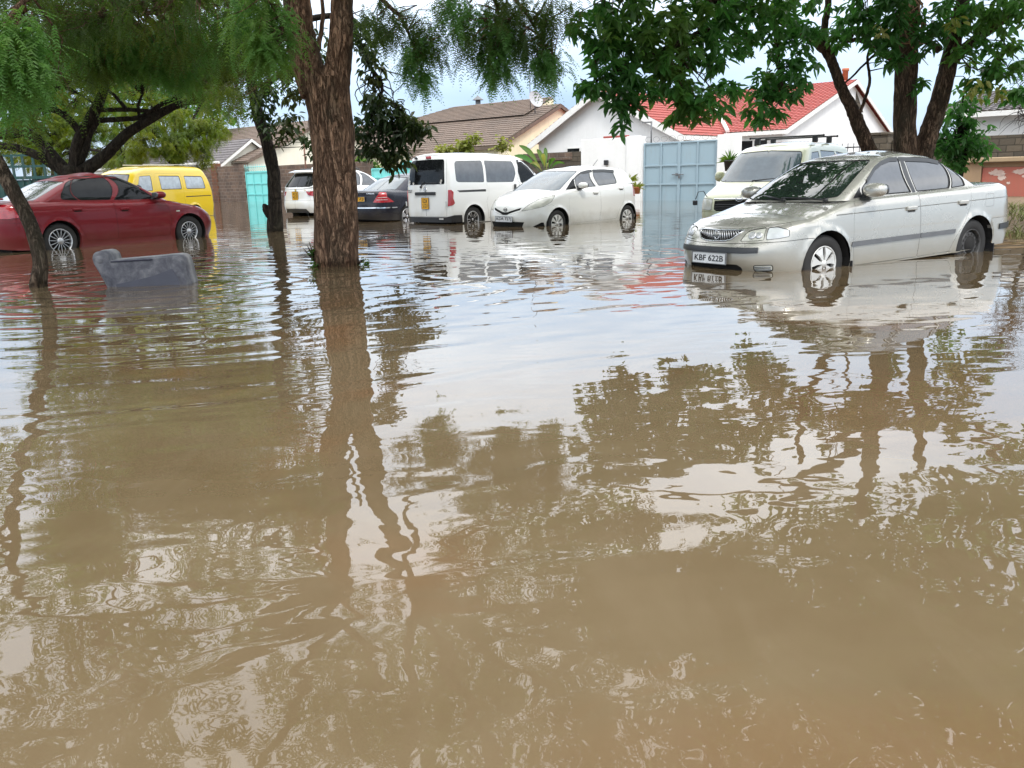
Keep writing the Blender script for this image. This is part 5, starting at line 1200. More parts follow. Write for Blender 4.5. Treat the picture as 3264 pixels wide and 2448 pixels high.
# ------------------------------------------------------------------ silver saloon (nearest car)
def handle(parent, ring, x, z, mat, w_=.17, h_=.045, sg=None):
    for sgn in ([sg] if sg else (1, -1)):
        p = ring.P(ring.uv('s', x, z)[0], z); b = BM()
        b.box((p[0]-CX, sgn*(p[1]+.012), z), (w_, .03, h_), .011, seg=2)
        b.box((p[0]-CX, sgn*(p[1]+.003), z-.012), (w_*.8, .008, h_*1.5), .003)
        o = b.build('door_handle', mat, parent[sgn] if isinstance(parent, dict) else parent)
        BM().box((p[0]-CX, sgn*(p[1]+.0085), z-h_*.62), (w_*.7, .006, h_*.5)).build('handle_recess', M['gap'], o)
def silver_saloon():
    c = Car('silver_saloon', 'champagne silver saloon with black bumper strip, nose down in brown flood water', 'car',
            (2.217, 9.068, 208.84, .2404, 1.093, .85))
    lo = Ring(xf=[(.17, .10), (.27, .035), (.36, .005), (.45, 0), (.525, .004), (.55, .05), (.62, .075), (.69, .12), (.78, .24)],
              xr=[(.2, 4.24), (.34, 4.32), (.45, 4.345), (.56, 4.345), (.60, 4.30), (.75, 4.305), (.9, 4.30), (1.0, 4.26)],
              w=[(.15, .79), (.22, .82), (.4, .842), (.58, .848), (.75, .838), (.9, .815), (1.02, .785)],
              zb={'s': [(.5, .21), (1.2, .225), (3.0, .235), (3.9, .27)], 'f': .20, 'r': .29},
              zt={'s': [(.62, .775), (.9, .845), (1.2, .925), (1.5, .955), (2.2, .965), (3.0, .985), (3.6, 1.0), (4.0, 1.005)], 'f': .70, 'r': .985, 'pf': 2.6},
              xa=.62, xb=3.92, n=2.7, m=2.3, nr=3.6, mr=2.4, fil=.075, flares=[(.84, .3, .35, .022), (3.375, .3, .35, .022)],
              wx=[(0, .975), (.6, .99), (1.5, 1.), (3.0, 1.), (3.9, .985), (4.35, .96)])
    pn = []
    add = lambda name, mat, poly, **k: pn.append(dict(name=name, mat=M[mat], poly=poly, **k))
    add('grille', 'under', FC(lo, [(0, .575), (.14, .577), (.235, .60), (.30, .655), (.325, .685), (.2, .684), (0, .68)]), off=-.03, pair=False)
    add('headlight', 'lens', FP(lo, [(.355, .575), (.54, .583), (.61, .59), (.58, .715), (.45, .695), (.40, .672)], .02), off=-.004, gap=.006)
    add('turn_signal', 'lensw', FP(lo, [(.622, .592), (.72, .60), ('s', .36, .62), ('s', .37, .69), ('s', .30, .722), (.65, .72), (.60, .715)], .02), off=-.002, gap=.006)
    add('bumper_strip', 'darkgrey', FC(lo, [(0, .455), (.45, .455), (.585, .462), (.585, .515), (.45, .512), (0, .512)]), off=.016, pair=False)
    add('air_intake', 'under', FP(lo, [(0, .215), (.36, .215), (.40, .23), (.41, .30), (.36, .335), (0, .335)], .02), off=-.03, pair=False)
    add('fog_lamp', 'lens', FP(lo, [(.53, .26), (.69, .268), (.70, .34), (.53, .335)], .04), off=-.006, gap=.008)
    add('door', 'silver', SP(lo, [(1.29, .245), (2.34, .25), (2.34, .9455), (1.29, .925), (1.24, .75), (1.24, .45)], .02), gap=.0028)
    add('rear_door', 'silver', SP(lo, [(2.345, .25), (2.92, .26), (3.03, .46), (3.2, .66), (3.28, .8), (3.3, .967), (2.345, .9455)], .02), gap=.0028)
    add('side_moulding', 'greyplastic', SP(lo, [(1.20, .452), (2.30, .462), (2.336, .462), (2.336, .512), (1.22, .502)], .012), off=.012, under='door')
    add('side_moulding', 'greyplastic', SP(lo, [(2.348, .462), (2.97, .467), (2.985, .517), (2.348, .512)], .012), off=.012)
    add('rear_strip', 'darkgrey', FC(lo, [('s', 3.86, .455), ('s', 4.1, .46), ('r', .6, .46), ('r', 0, .46), ('r', 0, .53), ('r', .6, .53), ('s', 4.1, .53), ('s', 3.86, .518)]), off=.014, pair=False)
    add('side_sill', 'silver', SP(lo, [(1.225, .226), (2.95, .24), (2.965, .262), (2.90, .256), (2.34, .246), (1.29, .241), (1.225, .246)], .004), off=.012)
    add('fuel_flap', 'silver', SP(lo, [(3.56, .735), (3.73, .74), (3.75, .885), (3.58, .885)], .03), gap=.0025, only=-1)
    add('tail_light', 'redlens', FC(lo, [('s', 4.18, .70), ('r', .45, .70), ('r', .45, .88), ('s', 4.16, .89)]), off=.004)
    add('front_bumper', 'silver', FC(lo, [(0, .1), ('s', .86, .1), ('s', .62, .59), ('s', .5, .588), (.75, .575), (.3, .555), (0, .55)]), gap=.006, pair=False)
    add('rear_bumper', 'silver', FC(lo, [('s', 3.6, .1), ('s', 3.70, .595), ('s', 4.1, .60), ('r', .5, .60), ('r', 0, .60), ('r', 0, .1)]), gap=.003, pair=False)
    pn = [p for p in pn if p['name'] == 'side_moulding'] + [p for p in pn if p['name'] != 'side_moulding']
    mk = c.ring(lo, pn, [arch(lo, .84, .352), arch(lo, 3.375, .352)])
    ca = Ring(xf=[(.88, .97), (.97, 1.08), (1.1, 1.29), (1.25, 1.56), (1.36, 1.79), (1.42, 1.95)],
              xr=[(.9, 3.78), (1.0, 3.64), (1.12, 3.42), (1.25, 3.20), (1.34, 3.00), (1.42, 2.80)],
              w=[(.88, .755), (.97, .735), (1.1, .69), (1.25, .62), (1.33, .575), (1.40, .53)],
              zb={'s': [(1.2, .93), (1.6, .94), (2.2, .945), (3.0, .965), (3.5, .98)], 'f': .935, 'r': .985, 'xa': 1.3, 'xb': 3.45},
              zt={'s': [(1.98, 1.385), (2.2, 1.405), (2.5, 1.412), (2.8, 1.398), (2.98, 1.37)], 'f': 1.388, 'r': 1.365},
              cf=.26, cr=.22, n=4.2, m=1.9, nr=3.8, mr=1.9, fil=.05)
    pn = []
    add('windscreen', 'windshield', FP(ca, [(0, .945), (.50, .955), (.655, .975), (.635, 1.06), (.525, 1.325), (.50, 1.35), (0, 1.36)], .03), off=-.003, gap=.012, pair=False)
    add('rear_window', 'glass', FP(ca, [(0, 1.0), (.56, 1.005), (.49, 1.30), (.44, 1.32), (0, 1.325)], .03, 'r'), off=-.003, gap=.012, pair=False)
    add('corner_trim', 'black', SP(ca, [(1.33, .952), (1.47, .962), (1.47, 1.065)], .006), off=.003)
    add('side_window', 'glassgrey', SP(ca, [(1.49, .962), (2.305, .966), (2.275, 1.352), (2.10, 1.352), (1.91, 1.305), (1.49, 1.05)], .02), off=-.006, gap=.015)
    add('pillar_trim', 'darkgrey', SP(ca, [(2.318, .966), (2.372, .968), (2.342, 1.355), (2.288, 1.353)], .004), off=.002)
    add('rear_side_window', 'glassgrey', SP(ca, [(2.385, .968), (2.98, .976), (2.91, 1.334), (2.56, 1.357), (2.355, 1.357)], .03), off=-.006, gap=.015)
    add('quarter_window', 'glassgrey', SP(ca, [(3.005, .98), (3.29, .994), (3.28, 1.07), (3.12, 1.23), (2.945, 1.315)], .03), off=-.006, gap=.012)
    c.ring(ca, pn)
    body = c.finish(M['silver'])
    pl = M['silver']
    hu = lo.uv('s', 1.35, .9)[0]
    c.cap('bonnet', pl, lo, 0.0, hu, curve([(0, .02), (.3, .06), (.9, .055), (1.5, .02)]), nrow=50)
    c.cap('boot_lid', pl, lo, lo.Lt-lo.uv('r', 0, .9)[0]+lo.uv('s', 3.5, .9)[0], lo.Lt, curve([(3.2, .015), (4.3, .02)]), nrow=40)
    c.cap('roof', pl, ca, 0, ca.Lt, curve([(1.6, .03), (2.3, .045), (3.1, .035)]), nrow=70)
    c.under(.35, 4.1, .2, .72, .56)
    for xc in (.84, 3.375): c.liner(xc, .352, .83, .55)
    for xc, st in ((.84, 'hubcap'), (3.375, 'steel')):
        for sg in (1, -1): wheel(c.o, xc, sg*.805, .30, .304, .19, .19, st, sg)
    # front details: slanted chrome slats, emblem, grille surround
    b = BM()
    for i in range(-9, 10):
        y = i*.033; top = .678; bot = .58+max(0, abs(y)-.1)*.36
        if top-bot < .02: continue
        px = float(lo.P(lo.uv('f', min(abs(y), .32), .63)[0], .63)[0])
        b.tube([(px-CX+.012, y-.012, bot), (px-CX+.018, y+.012, top)], .0075, 5)
    g = mk[('grille', 0)]; b.build('grille_slat', M['alloy'], g)
    b = BM(); ring_ = [(0, .573), (.14, .575), (.237, .598), (.303, .655), (.328, .687), (.2, .686), (0, .682)]
    for sg in (1, -1):
        pts = []
        for (y, z) in dens(ring_, .03, False)+[ring_[-1]]:
            p = lo.P(lo.uv('f', y, z)[0], z); pts.append((p[0]-CX-.004, sg*y, z))
        b.tube(pts, .008, 6)
    b.build('grille_surround', M['chrome'], g)
    px = float(lo.P(0, .63)[0])-CX
    b = BM()
    for k in range(20):
        a, a2 = 2*math.pi*k/20, 2*math.pi*(k+1)/20
        b.tube([(px-.006, .043*math.cos(a), .632+.043*math.sin(a)), (px-.006, .043*math.cos(a2), .632+.043*math.sin(a2))], .007, 5)
    b.box((px-.006, 0, .632), (.014, .10, .018), .003); b.build('emblem', M['chrome'], g)
    for sg in (1, -1):
        for y_, r_ in ((.475, .042), (.545, .036)):
            q = lo.P(lo.uv('f', y_, .64)[0], .64); n_ = Vector(lo.Nn(lo.uv('f', y_, .64)[0], .64)); n_.y *= sg; m_ = n_.to_track_quat('Z', 'Y').to_matrix()
            b = BM().ell((0, 0, 0), (r_, r_, .008), 2); bmesh.ops.rotate(b.b, cent=(0, 0, 0), matrix=m_, verts=b.b.verts); bmesh.ops.translate(b.b, vec=(q[0]-CX, sg*q[1], q[2]), verts=b.b.verts)
            b.build('lamp_reflector', M['alloy'], mk[('headlight', sg)])
        b = BM(); p = lo.P(lo.uv('f', .61, .3)[0], .3)
        for z in (.285, .31): 
            q = lo.P(lo.uv('f', .54, z)[0], z); r_ = lo.P(lo.uv('f', .68, z)[0], z)
            b.tube([(q[0]-CX-.002, sg*q[1], z), (p[0]-CX-.004, sg*p[1], z), (r_[0]-CX-.002, sg*r_[1], z)], .006, 5)
        b.build('fog_lamp_grille', M['greyplastic'], mk[('fog_lamp', sg)])
    plate(c.o, -.028, 0, .395, .52, .118, 'KBF 622B', M['platew'], math.pi, -.06)
    b = BM().box((.0-CX, 0, .245), (.02, .80, .012), .003).build('intake_bar', M['silver'], mk[('air_intake', 0)])
    d1 = {sg: mk[('door', sg)] for sg in (1, -1)}; d2 = {sg: mk[('rear_door', sg)] for sg in (1, -1)}
    handle(d1, lo, 2.18, .80, M['silver']); handle(d2, lo, 3.12, .815, M['silver'])
    for sg in (1, -1): mirror(c.o, 1.47, sg*.80, 1.0, M['silver'], L_=.25, H_=.15, D_=.17)
    # thin waist crease, rain visors, mud flaps, wipers
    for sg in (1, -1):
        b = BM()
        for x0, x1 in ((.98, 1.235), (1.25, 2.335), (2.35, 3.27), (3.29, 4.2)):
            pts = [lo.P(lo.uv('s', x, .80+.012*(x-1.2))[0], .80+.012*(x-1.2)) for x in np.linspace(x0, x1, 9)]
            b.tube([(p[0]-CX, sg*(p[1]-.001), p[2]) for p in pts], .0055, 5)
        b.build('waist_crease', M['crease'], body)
        b = BM()
        for pl_ in ([(1.60, 1.13), (1.80, 1.262), (1.95, 1.322), (2.1, 1.352), (2.235, 1.352)], [(2.25, 1.352), (2.5, 1.34), (2.75, 1.325), (2.93, 1.29)]):
            pts = [ca.P(ca.uv('s', x, z)[0], z) for x, z in pl_]
            for p, q in zip(pts[:-1], pts[1:]):
                b.quad(*[(v[0]-CX, sg*v[1], v[2]) for v in (p+[0, .008, .012], q+[0, .008, .012], q+[0, .022, -.034], p+[0, .022, -.034])])
        b.build('rain_visor', M['darkgrey'], body, fix=False)
        for x_, z_ in ((3.73, .20), (1.205, .21)): BM().box((x_-CX, sg*.77, z_), (.012, .20, .19)).build('mud_flap', M['black'], c.o)
    wiper(c.o, (1.02, -.05, .955), (1.16, .38, 1.0), (1.24, .60, 1.02)); wiper(c.o, (1.04, -.62, .95), (1.06, -.30, .972), (1.07, .02, .975))
    return c
# ------------------------------------------------------------------ the other vehicles
PN = []
def add(name, mat, poly, **k): PN.append(dict(name=name, mat=M[mat] if isinstance(mat, str) else mat, poly=poly, **k))
def take():
    global PN
    p, PN = PN, []; return p
def visor(ca, parent, lines, mat='darkgrey', h=.045):
    for sg in (1, -1):
        b = BM()
        for ln in lines:
            pts = [ca.P(ca.uv('s', x, z)[0], z) for x, z in ln]
            for p, q in zip(pts[:-1], pts[1:]):
                b.quad(*[(v[0]-CX, sg*v[1], v[2]) for v in (p+[0, .008, .012], q+[0, .008, .012], q+[0, .03, -h], p+[0, .03, -h])])
        b.build('rain_visor', M[mat], parent, fix=False)
def ring_emblem(parent, x, y, z, r, mat='chrome', bar=True, ax=1, oval=1.):
    b = BM()
    for k in range(18):
        a, a2 = 2*math.pi*k/18, 2*math.pi*(k+1)/18
        b.tube([(x, y+r*oval*math.cos(a), z+r*math.sin(a)), (x, y+r*oval*math.cos(a2), z+r*math.sin(a2))], r*.16, 5)
    if bar: b.box((x, y, z), (r*.35, r*2.2, r*.42), r*.08)
    return b.build('emblem', M[mat], parent)
def words(parent, txt, x, y, z, size, mat='chrome', face=1):
    me = text_mesh(txt, size)
    for v in me.vertices: a, b_, c_ = v.co; v.co = (x+face*(c_+.003), y+face*a, z+b_)
    return link('badge_lettering', me, M[mat], parent)

def hatchback():
    c = Car('white_hatchback', 'small pearl white hatchback with grey rain visors, beside the white van', 'car', (-.075, 18.08, 225.5, .25, 0, -.3))
    fl = [(.8, .29, .34, .016), (3.31, .29, .34, .016)]
    lo = Ring(xf=[(.15, .07), (.25, .02), (.4, 0), (.5, .012), (.62, .05), (.72, .12), (.82, .28), (.95, .5)],
              xr=[(.2, 3.74), (.35, 3.85), (.55, 3.885), (.75, 3.87), (.95, 3.82), (1.15, 3.74)],
              w=[(.15, .80), (.25, .83), (.45, .848), (.65, .845), (.85, .83), (1.0, .80), (1.12, .765)],
              zb={'s': [(.5, .17), (1.2, .19), (3., .19), (3.5, .22)], 'f': .16, 'r': .26},
              zt={'s': [(.62, .86), (.9, .955), (1.15, 1.0), (1.6, 1.01), (2.4, 1.04), (2.95, 1.09), (3.3, 1.11), (3.5, 1.11)], 'f': .74, 'r': 1.02, 'pf': 2.4},
              xa=.66, xb=3.5, n=2.4, m=2.2, nr=3.2, mr=2.2, fil=.08, flares=fl, wx=[(0, .97), (.7, .99), (1.5, 1), (3., 1), (3.9, .96)])
    add('headlight', 'lens', FP(lo, [(.42, .575), (.60, .60), ('s', .42, .665), ('s', .62, .765), ('s', .78, .90), ('s', .62, .90), ('s', .42, .83), (.56, .735)], .03), off=-.004, gap=.006)
    add('grille', 'under', FC(lo, [(0, .49), (.07, .495), (.17, .535), (.39, .595), (.41, .645), (.2, .588), (.08, .555), (0, .55)]), off=-.02, pair=False)
    add('air_intake', 'under', FC(lo, [(0, .16), (.50, .165), (.44, .24), (.50, .345), (.2, .36), (0, .36)]), off=-.02, pair=False)
    add('fog_recess', 'under', FC(lo, [(.62, .24), (.775, .17), (.79, .33), (.77, .335)]), off=-.02)
    add('front_bumper', 'pearl', FC(lo, [(0, .1), ('s', .86, .1), ('s', .70, .66), ('s', .60, .70), (.40, .56), (.2, .515), (0, .47)]), gap=.0022, pair=False)
    add('door', 'pearl', SP(lo, [(1.22, .27), (2.22, .28), (2.27, .6), (2.25, 1.025), (1.22, .985), (1.16, .7)], .02), gap=.0022)
    add('rear_door', 'pearl', SP(lo, [(2.24, .28), (2.85, .29), (2.98, .52), (3.15, .7), (3.2, 1.09), (2.27, 1.03), (2.285, .6)], .02), gap=.0022)
    add('tail_light', 'redlens', FC(lo, [('s', 3.55, .78), ('r', .62, .75), ('r', .62, .98), ('s', 3.55, 1.05)]), off=.004)
    mk = c.ring(lo, take(), [arch(lo, .8, .345, .29), arch(lo, 3.31, .345, .29)])
    ca = Ring(xf=[(.9, .72), (.98, .86), (1.1, 1.07), (1.25, 1.37), (1.38, 1.67), (1.46, 1.92)],
              xr=[(1.0, 3.80), (1.15, 3.70), (1.3, 3.58), (1.42, 3.47), (1.47, 3.42)],
              w=[(.9, .79), (1.0, .765), (1.15, .72), (1.3, .66), (1.40, .61), (1.47, .57)],
              zb={'s': [(1.1, .97), (1.6, .98), (2.4, 1.01), (3.0, 1.06), (3.4, 1.08)], 'f': .94, 'r': 1.0, 'xa': 1.3, 'xb': 3.45},
              zt={'s': [(2.0, 1.42), (2.3, 1.45), (2.7, 1.45), (3.1, 1.43), (3.3, 1.41)], 'f': 1.425, 'r': 1.41},
              cf=.30, cr=.16, n=4., m=1.9, nr=4.5, mr=2.2, fil=.06)
    add('windscreen', 'glassblue', FP(ca, [(0, .955), (.54, .965), (.70, .985), (.685, 1.05), (.575, 1.35), (.53, 1.385), (0, 1.395)], .03), off=-.003, gap=.012, pair=False)
    add('rear_window', 'glass', FP(ca, [(0, 1.06), (.56, 1.06), (.50, 1.36), (0, 1.37)], .03, 'r'), off=-.003, gap=.012, pair=False)
    add('corner_window', 'glass', SP(ca, [(1.13, .985), (1.5, 1.005), (1.52, 1.235)], .02), off=-.004, gap=.006)
    add('side_window', 'glassgrey', SP(ca, [(1.535, 1.008), (2.2, 1.035), (2.14, 1.38), (1.86, 1.37), (1.535, 1.235)], .02), off=-.006, gap=.010)
    add('rear_side_window', 'glassgrey', SP(ca, [(2.30, 1.045), (2.97, 1.08), (2.99, 1.15), (2.96, 1.36), (2.25, 1.385)], .025), off=-.006, gap=.012)
    c.ring(ca, take())
    body = c.finish(M['pearl'])
    c.cap('bonnet', M['pearl'], lo, 0, lo.uv('s', 1.25, .9)[0], curve([(0, .01), (.3, .05), (.8, .06), (1.3, .02)]), nrow=40)
    c.cap('rear_deck', M['pearl'], lo, lo.uv('s', 3.2, .9)[0], lo.Lt, curve([(3.2, .01), (4, .01)]), nrow=20)
    c.cap('roof', M['pearl'], ca, 0, ca.Lt, curve([(1.8, .03), (2.4, .05), (3.4, .035)]), nrow=60)
    c.under(.3, 3.7, .19, .75, .56)
    for xc in (.8, 3.31):
        c.liner(xc, .345, .82, .55, .29)
        for sg in (1, -1): wheel(c.o, xc, sg*.81, .29, .292, .19, .175, 'hub8', sg)
    px = float(lo.P(0, .60)[0])-CX
    ring_emblem(mk[('grille', 0)], px-.012, 0, .605, .036, 'darkgrey', True, oval=1.35)
    plate(c.o, -.016, 0, .405, .5, .115, 'KDR 727J', M['platew'], math.pi)
    handle({s: mk[('door', s)] for s in (1, -1)}, lo, 2.10, .90, M['pearl']); handle({s: mk[('rear_door', s)] for s in (1, -1)}, lo, 3.06, .97, M['pearl'])
    for sg in (1, -1): mirror(c.o, 1.56, sg*.80, 1.04, M['pearl'], D_=.16, L_=.22)
    visor(ca, body, [[(1.45, 1.18), (1.62, 1.275), (1.8, 1.345), (2.0, 1.38), (2.2, 1.395)], [(2.22, 1.395), (2.6, 1.398), (3.0, 1.378)]], h=.05)
    wiper(c.o, (.93, .1, .955), (1.0, -.3, .99), (1.05, -.5, 1.0)); wiper(c.o, (.93, .55, .955), (.97, .15, .97), (.98, -.1, .98))
    BM().tube([(3.0-CX, 0, 1.47), (3.2-CX, 0, 1.63)], .006, 6).build('aerial', M['black'], c.o)
    return c

def white_van():
    c = Car('white_van', 'boxy white panel van seen from behind, with a yellow plate and black bumper', 'van', (1.14, 23.0, 44.07, .24, .4, -.34)); c.o.scale = (.95, .95, 1)
    lo = Ring(xf=[(.2, .08), (.4, 0), (.6, .02), (.8, .12), (.95, .32), (1.05, .62), (1.2, .85), (1.5, 1.22), (1.7, 1.52), (1.82, 1.8)],
              xr=[(.2, 4.38), (.5, 4.40), (1.05, 4.39), (1.45, 4.35), (1.7, 4.30), (1.82, 4.26)],
              w=[(.2, .83), (.45, .845), (.8, .848), (1.05, .84), (1.3, .81), (1.6, .755), (1.75, .715), (1.82, .69)],
              zb={'s': [(.5, .22), (3., .24), (4.1, .26)], 'f': .2, 'r': .26},
              zt={'s': [(1.9, 1.79), (2.4, 1.815), (3.4, 1.82), (4.1, 1.80)], 'f': 1.78, 'r': 1.785, 'xa': 1.9, 'xb': 4.1},
              cf=.42, cr=.13, n=4., m=2., nr=5., mr=2.2, fil=.09, flares=[(.82, .3, .35, .014), (3.545, .3, .35, .014)], sm=.03)
    rr = 'r'
    add('rear_window', 'glass', FP(lo, [(0, 1.13), (.69, 1.13), (.70, 1.17), (.635, 1.66), (.60, 1.69), (0, 1.70)], .03, rr), off=-.003, pair=False)
    add('bumper', 'black', FC(lo, [('s', 3.93, .2), ('s', 3.95, .42), ('s', 4.2, .425), ('r', .80, .40), ('r', .72, .385), (rr, 0, .385), (rr, 0, .2)]), off=.008, pair=False)
    add('tail_light', 'redlens', FP(lo, [('r', .785, .63), ('s', 4.24, .65), ('s', 4.17, .70), ('s', 4.22, .80), ('s', 4.20, .95), ('s', 4.27, 1.0), ('r', .80, 1.0)], .015), off=.012)
    add('tailgate', 'white', FP(lo, [(rr, 0, .395), (rr, .745, .395), (rr, .765, .6), (rr, .765, 1.1), (rr, .69, 1.70), (rr, .62, 1.745), (rr, 0, 1.75)], .02, rr), gap=.005, pair=False)
    add('rear_quarter_window', 'glassgrey', SP(lo, [(3.16, 1.155), (4.02, 1.17), (4.08, 1.2), (4.06, 1.60), (4.0, 1.645), (3.16, 1.66)], .05), off=-.003, gap=.008)
    add('slide_rail', 'darkgrey', SP(lo, [(3.12, .94), (4.00, .94), (4.08, .985), (3.12, .995)], .008), off=-.012)
    add('door_window', 'glassgrey', SP(lo, [(2.14, 1.15), (3.08, 1.152), (3.08, 1.66), (2.10, 1.645), (2.02, 1.35)], .06), off=-.003, gap=.008)
    add('sliding_door', 'white', SP(lo, [(1.95, .32), (3.05, .32), (3.11, .7), (3.11, 1.71), (2.00, 1.70), (1.97, 1.2)], .03), gap=.0035)
    add('front_window', 'glass', SP(lo, [(1.12, 1.10), (1.66, 1.06), (1.86, 1.14), (1.93, 1.40), (1.92, 1.62), (1.74, 1.64), (1.50, 1.50)], .03), off=-.004, gap=.01)
    add('front_door', 'white', SP(lo, [(.98, .35), (1.935, .32), (1.955, 1.2), (1.98, 1.69), (1.70, 1.69), (1.15, 1.2), (.99, .9)], .02), gap=.0035)
    add('windscreen', 'glass', FP(lo, [(0, 1.1), (.62, 1.1), (.66, 1.15), (.57, 1.66), (0, 1.72)], .03), off=-.003, gap=.01, pair=False)
    add('headlight', 'lens', FP(lo, [(.45, .62), ('s', .3, .66), ('s', .5, .9), ('s', .36, .92), (.5, .8)], .03), off=.004)
    mk = c.ring(lo, take(), [arch(lo, .82, .355), arch(lo, 3.545, .355)])
    body = c.finish(M['white'])
    c.cap('roof', M['white'], lo, 0, lo.Lt, curve([(1.7, .03), (2.4, .05), (4.3, .04)]), nrow=60)
    c.under(.4, 4.2, .22, .8, .55)
    for xc in (.82, 3.545):
        c.liner(xc, .355, .83, .5)
        for sg in (1, -1): wheel(c.o, xc, sg*.80, .30, .308, .2, .18, 'ten', sg)
    tg = mk[('tailgate', 0)]
    xr = lambda z: float(lo.xr(z))-CX
    b = BM().box((xr(.93)+.012, 0, .925), (.035, .80, .075), .012, seg=2); b.build('tailgate_handle', M['black'], tg)
    plate(c.o, 4.415, 0, .70, .28, .26, 'KDK\n512U', M['platey'], 0, 0, True)
    ring_emblem(tg, xr(1.0)+.012, 0, 1.03, .055)
    words(tg, 'S', xr(1.03)+.018, 0, 1.03, .10)
    b = BM().tube([(xr(1.1)+.02, -.16, 1.085), (xr(1.2)+.03, -.07, 1.20)], .012, 6).tube([(xr(1.17)+.03, -.08, 1.17), (xr(1.17)+.025, .45, 1.165)], .007, 6).box((xr(1.1)+.02, -.16, 1.08), (.05, .06, .06), .015)
    b.build('wiper', M['black'], tg)
    BM().box((xr(1.74)+.01, .06, 1.745), (.03, .20, .06), .01).build('brake_light', M['redlens'], tg)
    b = BM().tube([(xr(1.74), -.45, 1.75), (xr(1.74)+.08, -.55, 1.79), (xr(1.7)+.12, -.62, 1.72), (xr(1.65)+.1, -.63, 1.66)], .009, 6).box((xr(1.74)+.02, -.42, 1.75), (.05, .09, .05), .01).ell((xr(1.6)+.11, -.56, 1.60), (.02, .12, .075), 2.8)
    b.build('rear_view_mirror', M['black'], tg)
    for sg in (1, -1):
        BM().box((xr(.7)+.0, sg*.79, .69), (.02, .05, .11), .008).build('reverse_light', M['lensw'], mk[('tail_light', sg)])
    BM().box((4.415-CX, .60, .345), (.012, .15, .03)).build('bumper_reflector', M['hubcap'], mk[('bumper', 0)])
    words(tg, 'VANETTE\nNV200', xr(.9)+.012, -.61, .985, .045, 'darkgrey')
    for sg in (1, -1):
        p = lo.P(lo.uv('s', 2.10, .98)[0], .98)
        BM().box((2.10-CX, sg*(p[1]+.02), .98), (.07, .04, .24), .018, seg=2).build('door_handle', M['darkgrey'], mk[('sliding_door', sg)])
        mirror(c.o, 1.1, sg*.83, 1.12, M['black'], H_=.2, L_=.2)
    for y, z in ((-.63, 1.17), (-.63, 1.215), (-.47, 1.165), (.60, 1.175), (.62, 1.215)):
        BM().lathe([(.001, 0), (.032, 0), (.032, .002)], (xr(z)+.008, y, z), 'X', 14).build('window_sticker', M['hubcap'], mk[('rear_window', 0)])
    visor(lo, body, [[(1.30, 1.36), (1.48, 1.53), (1.7, 1.665), (1.93, 1.67)]], h=.05)
    return c

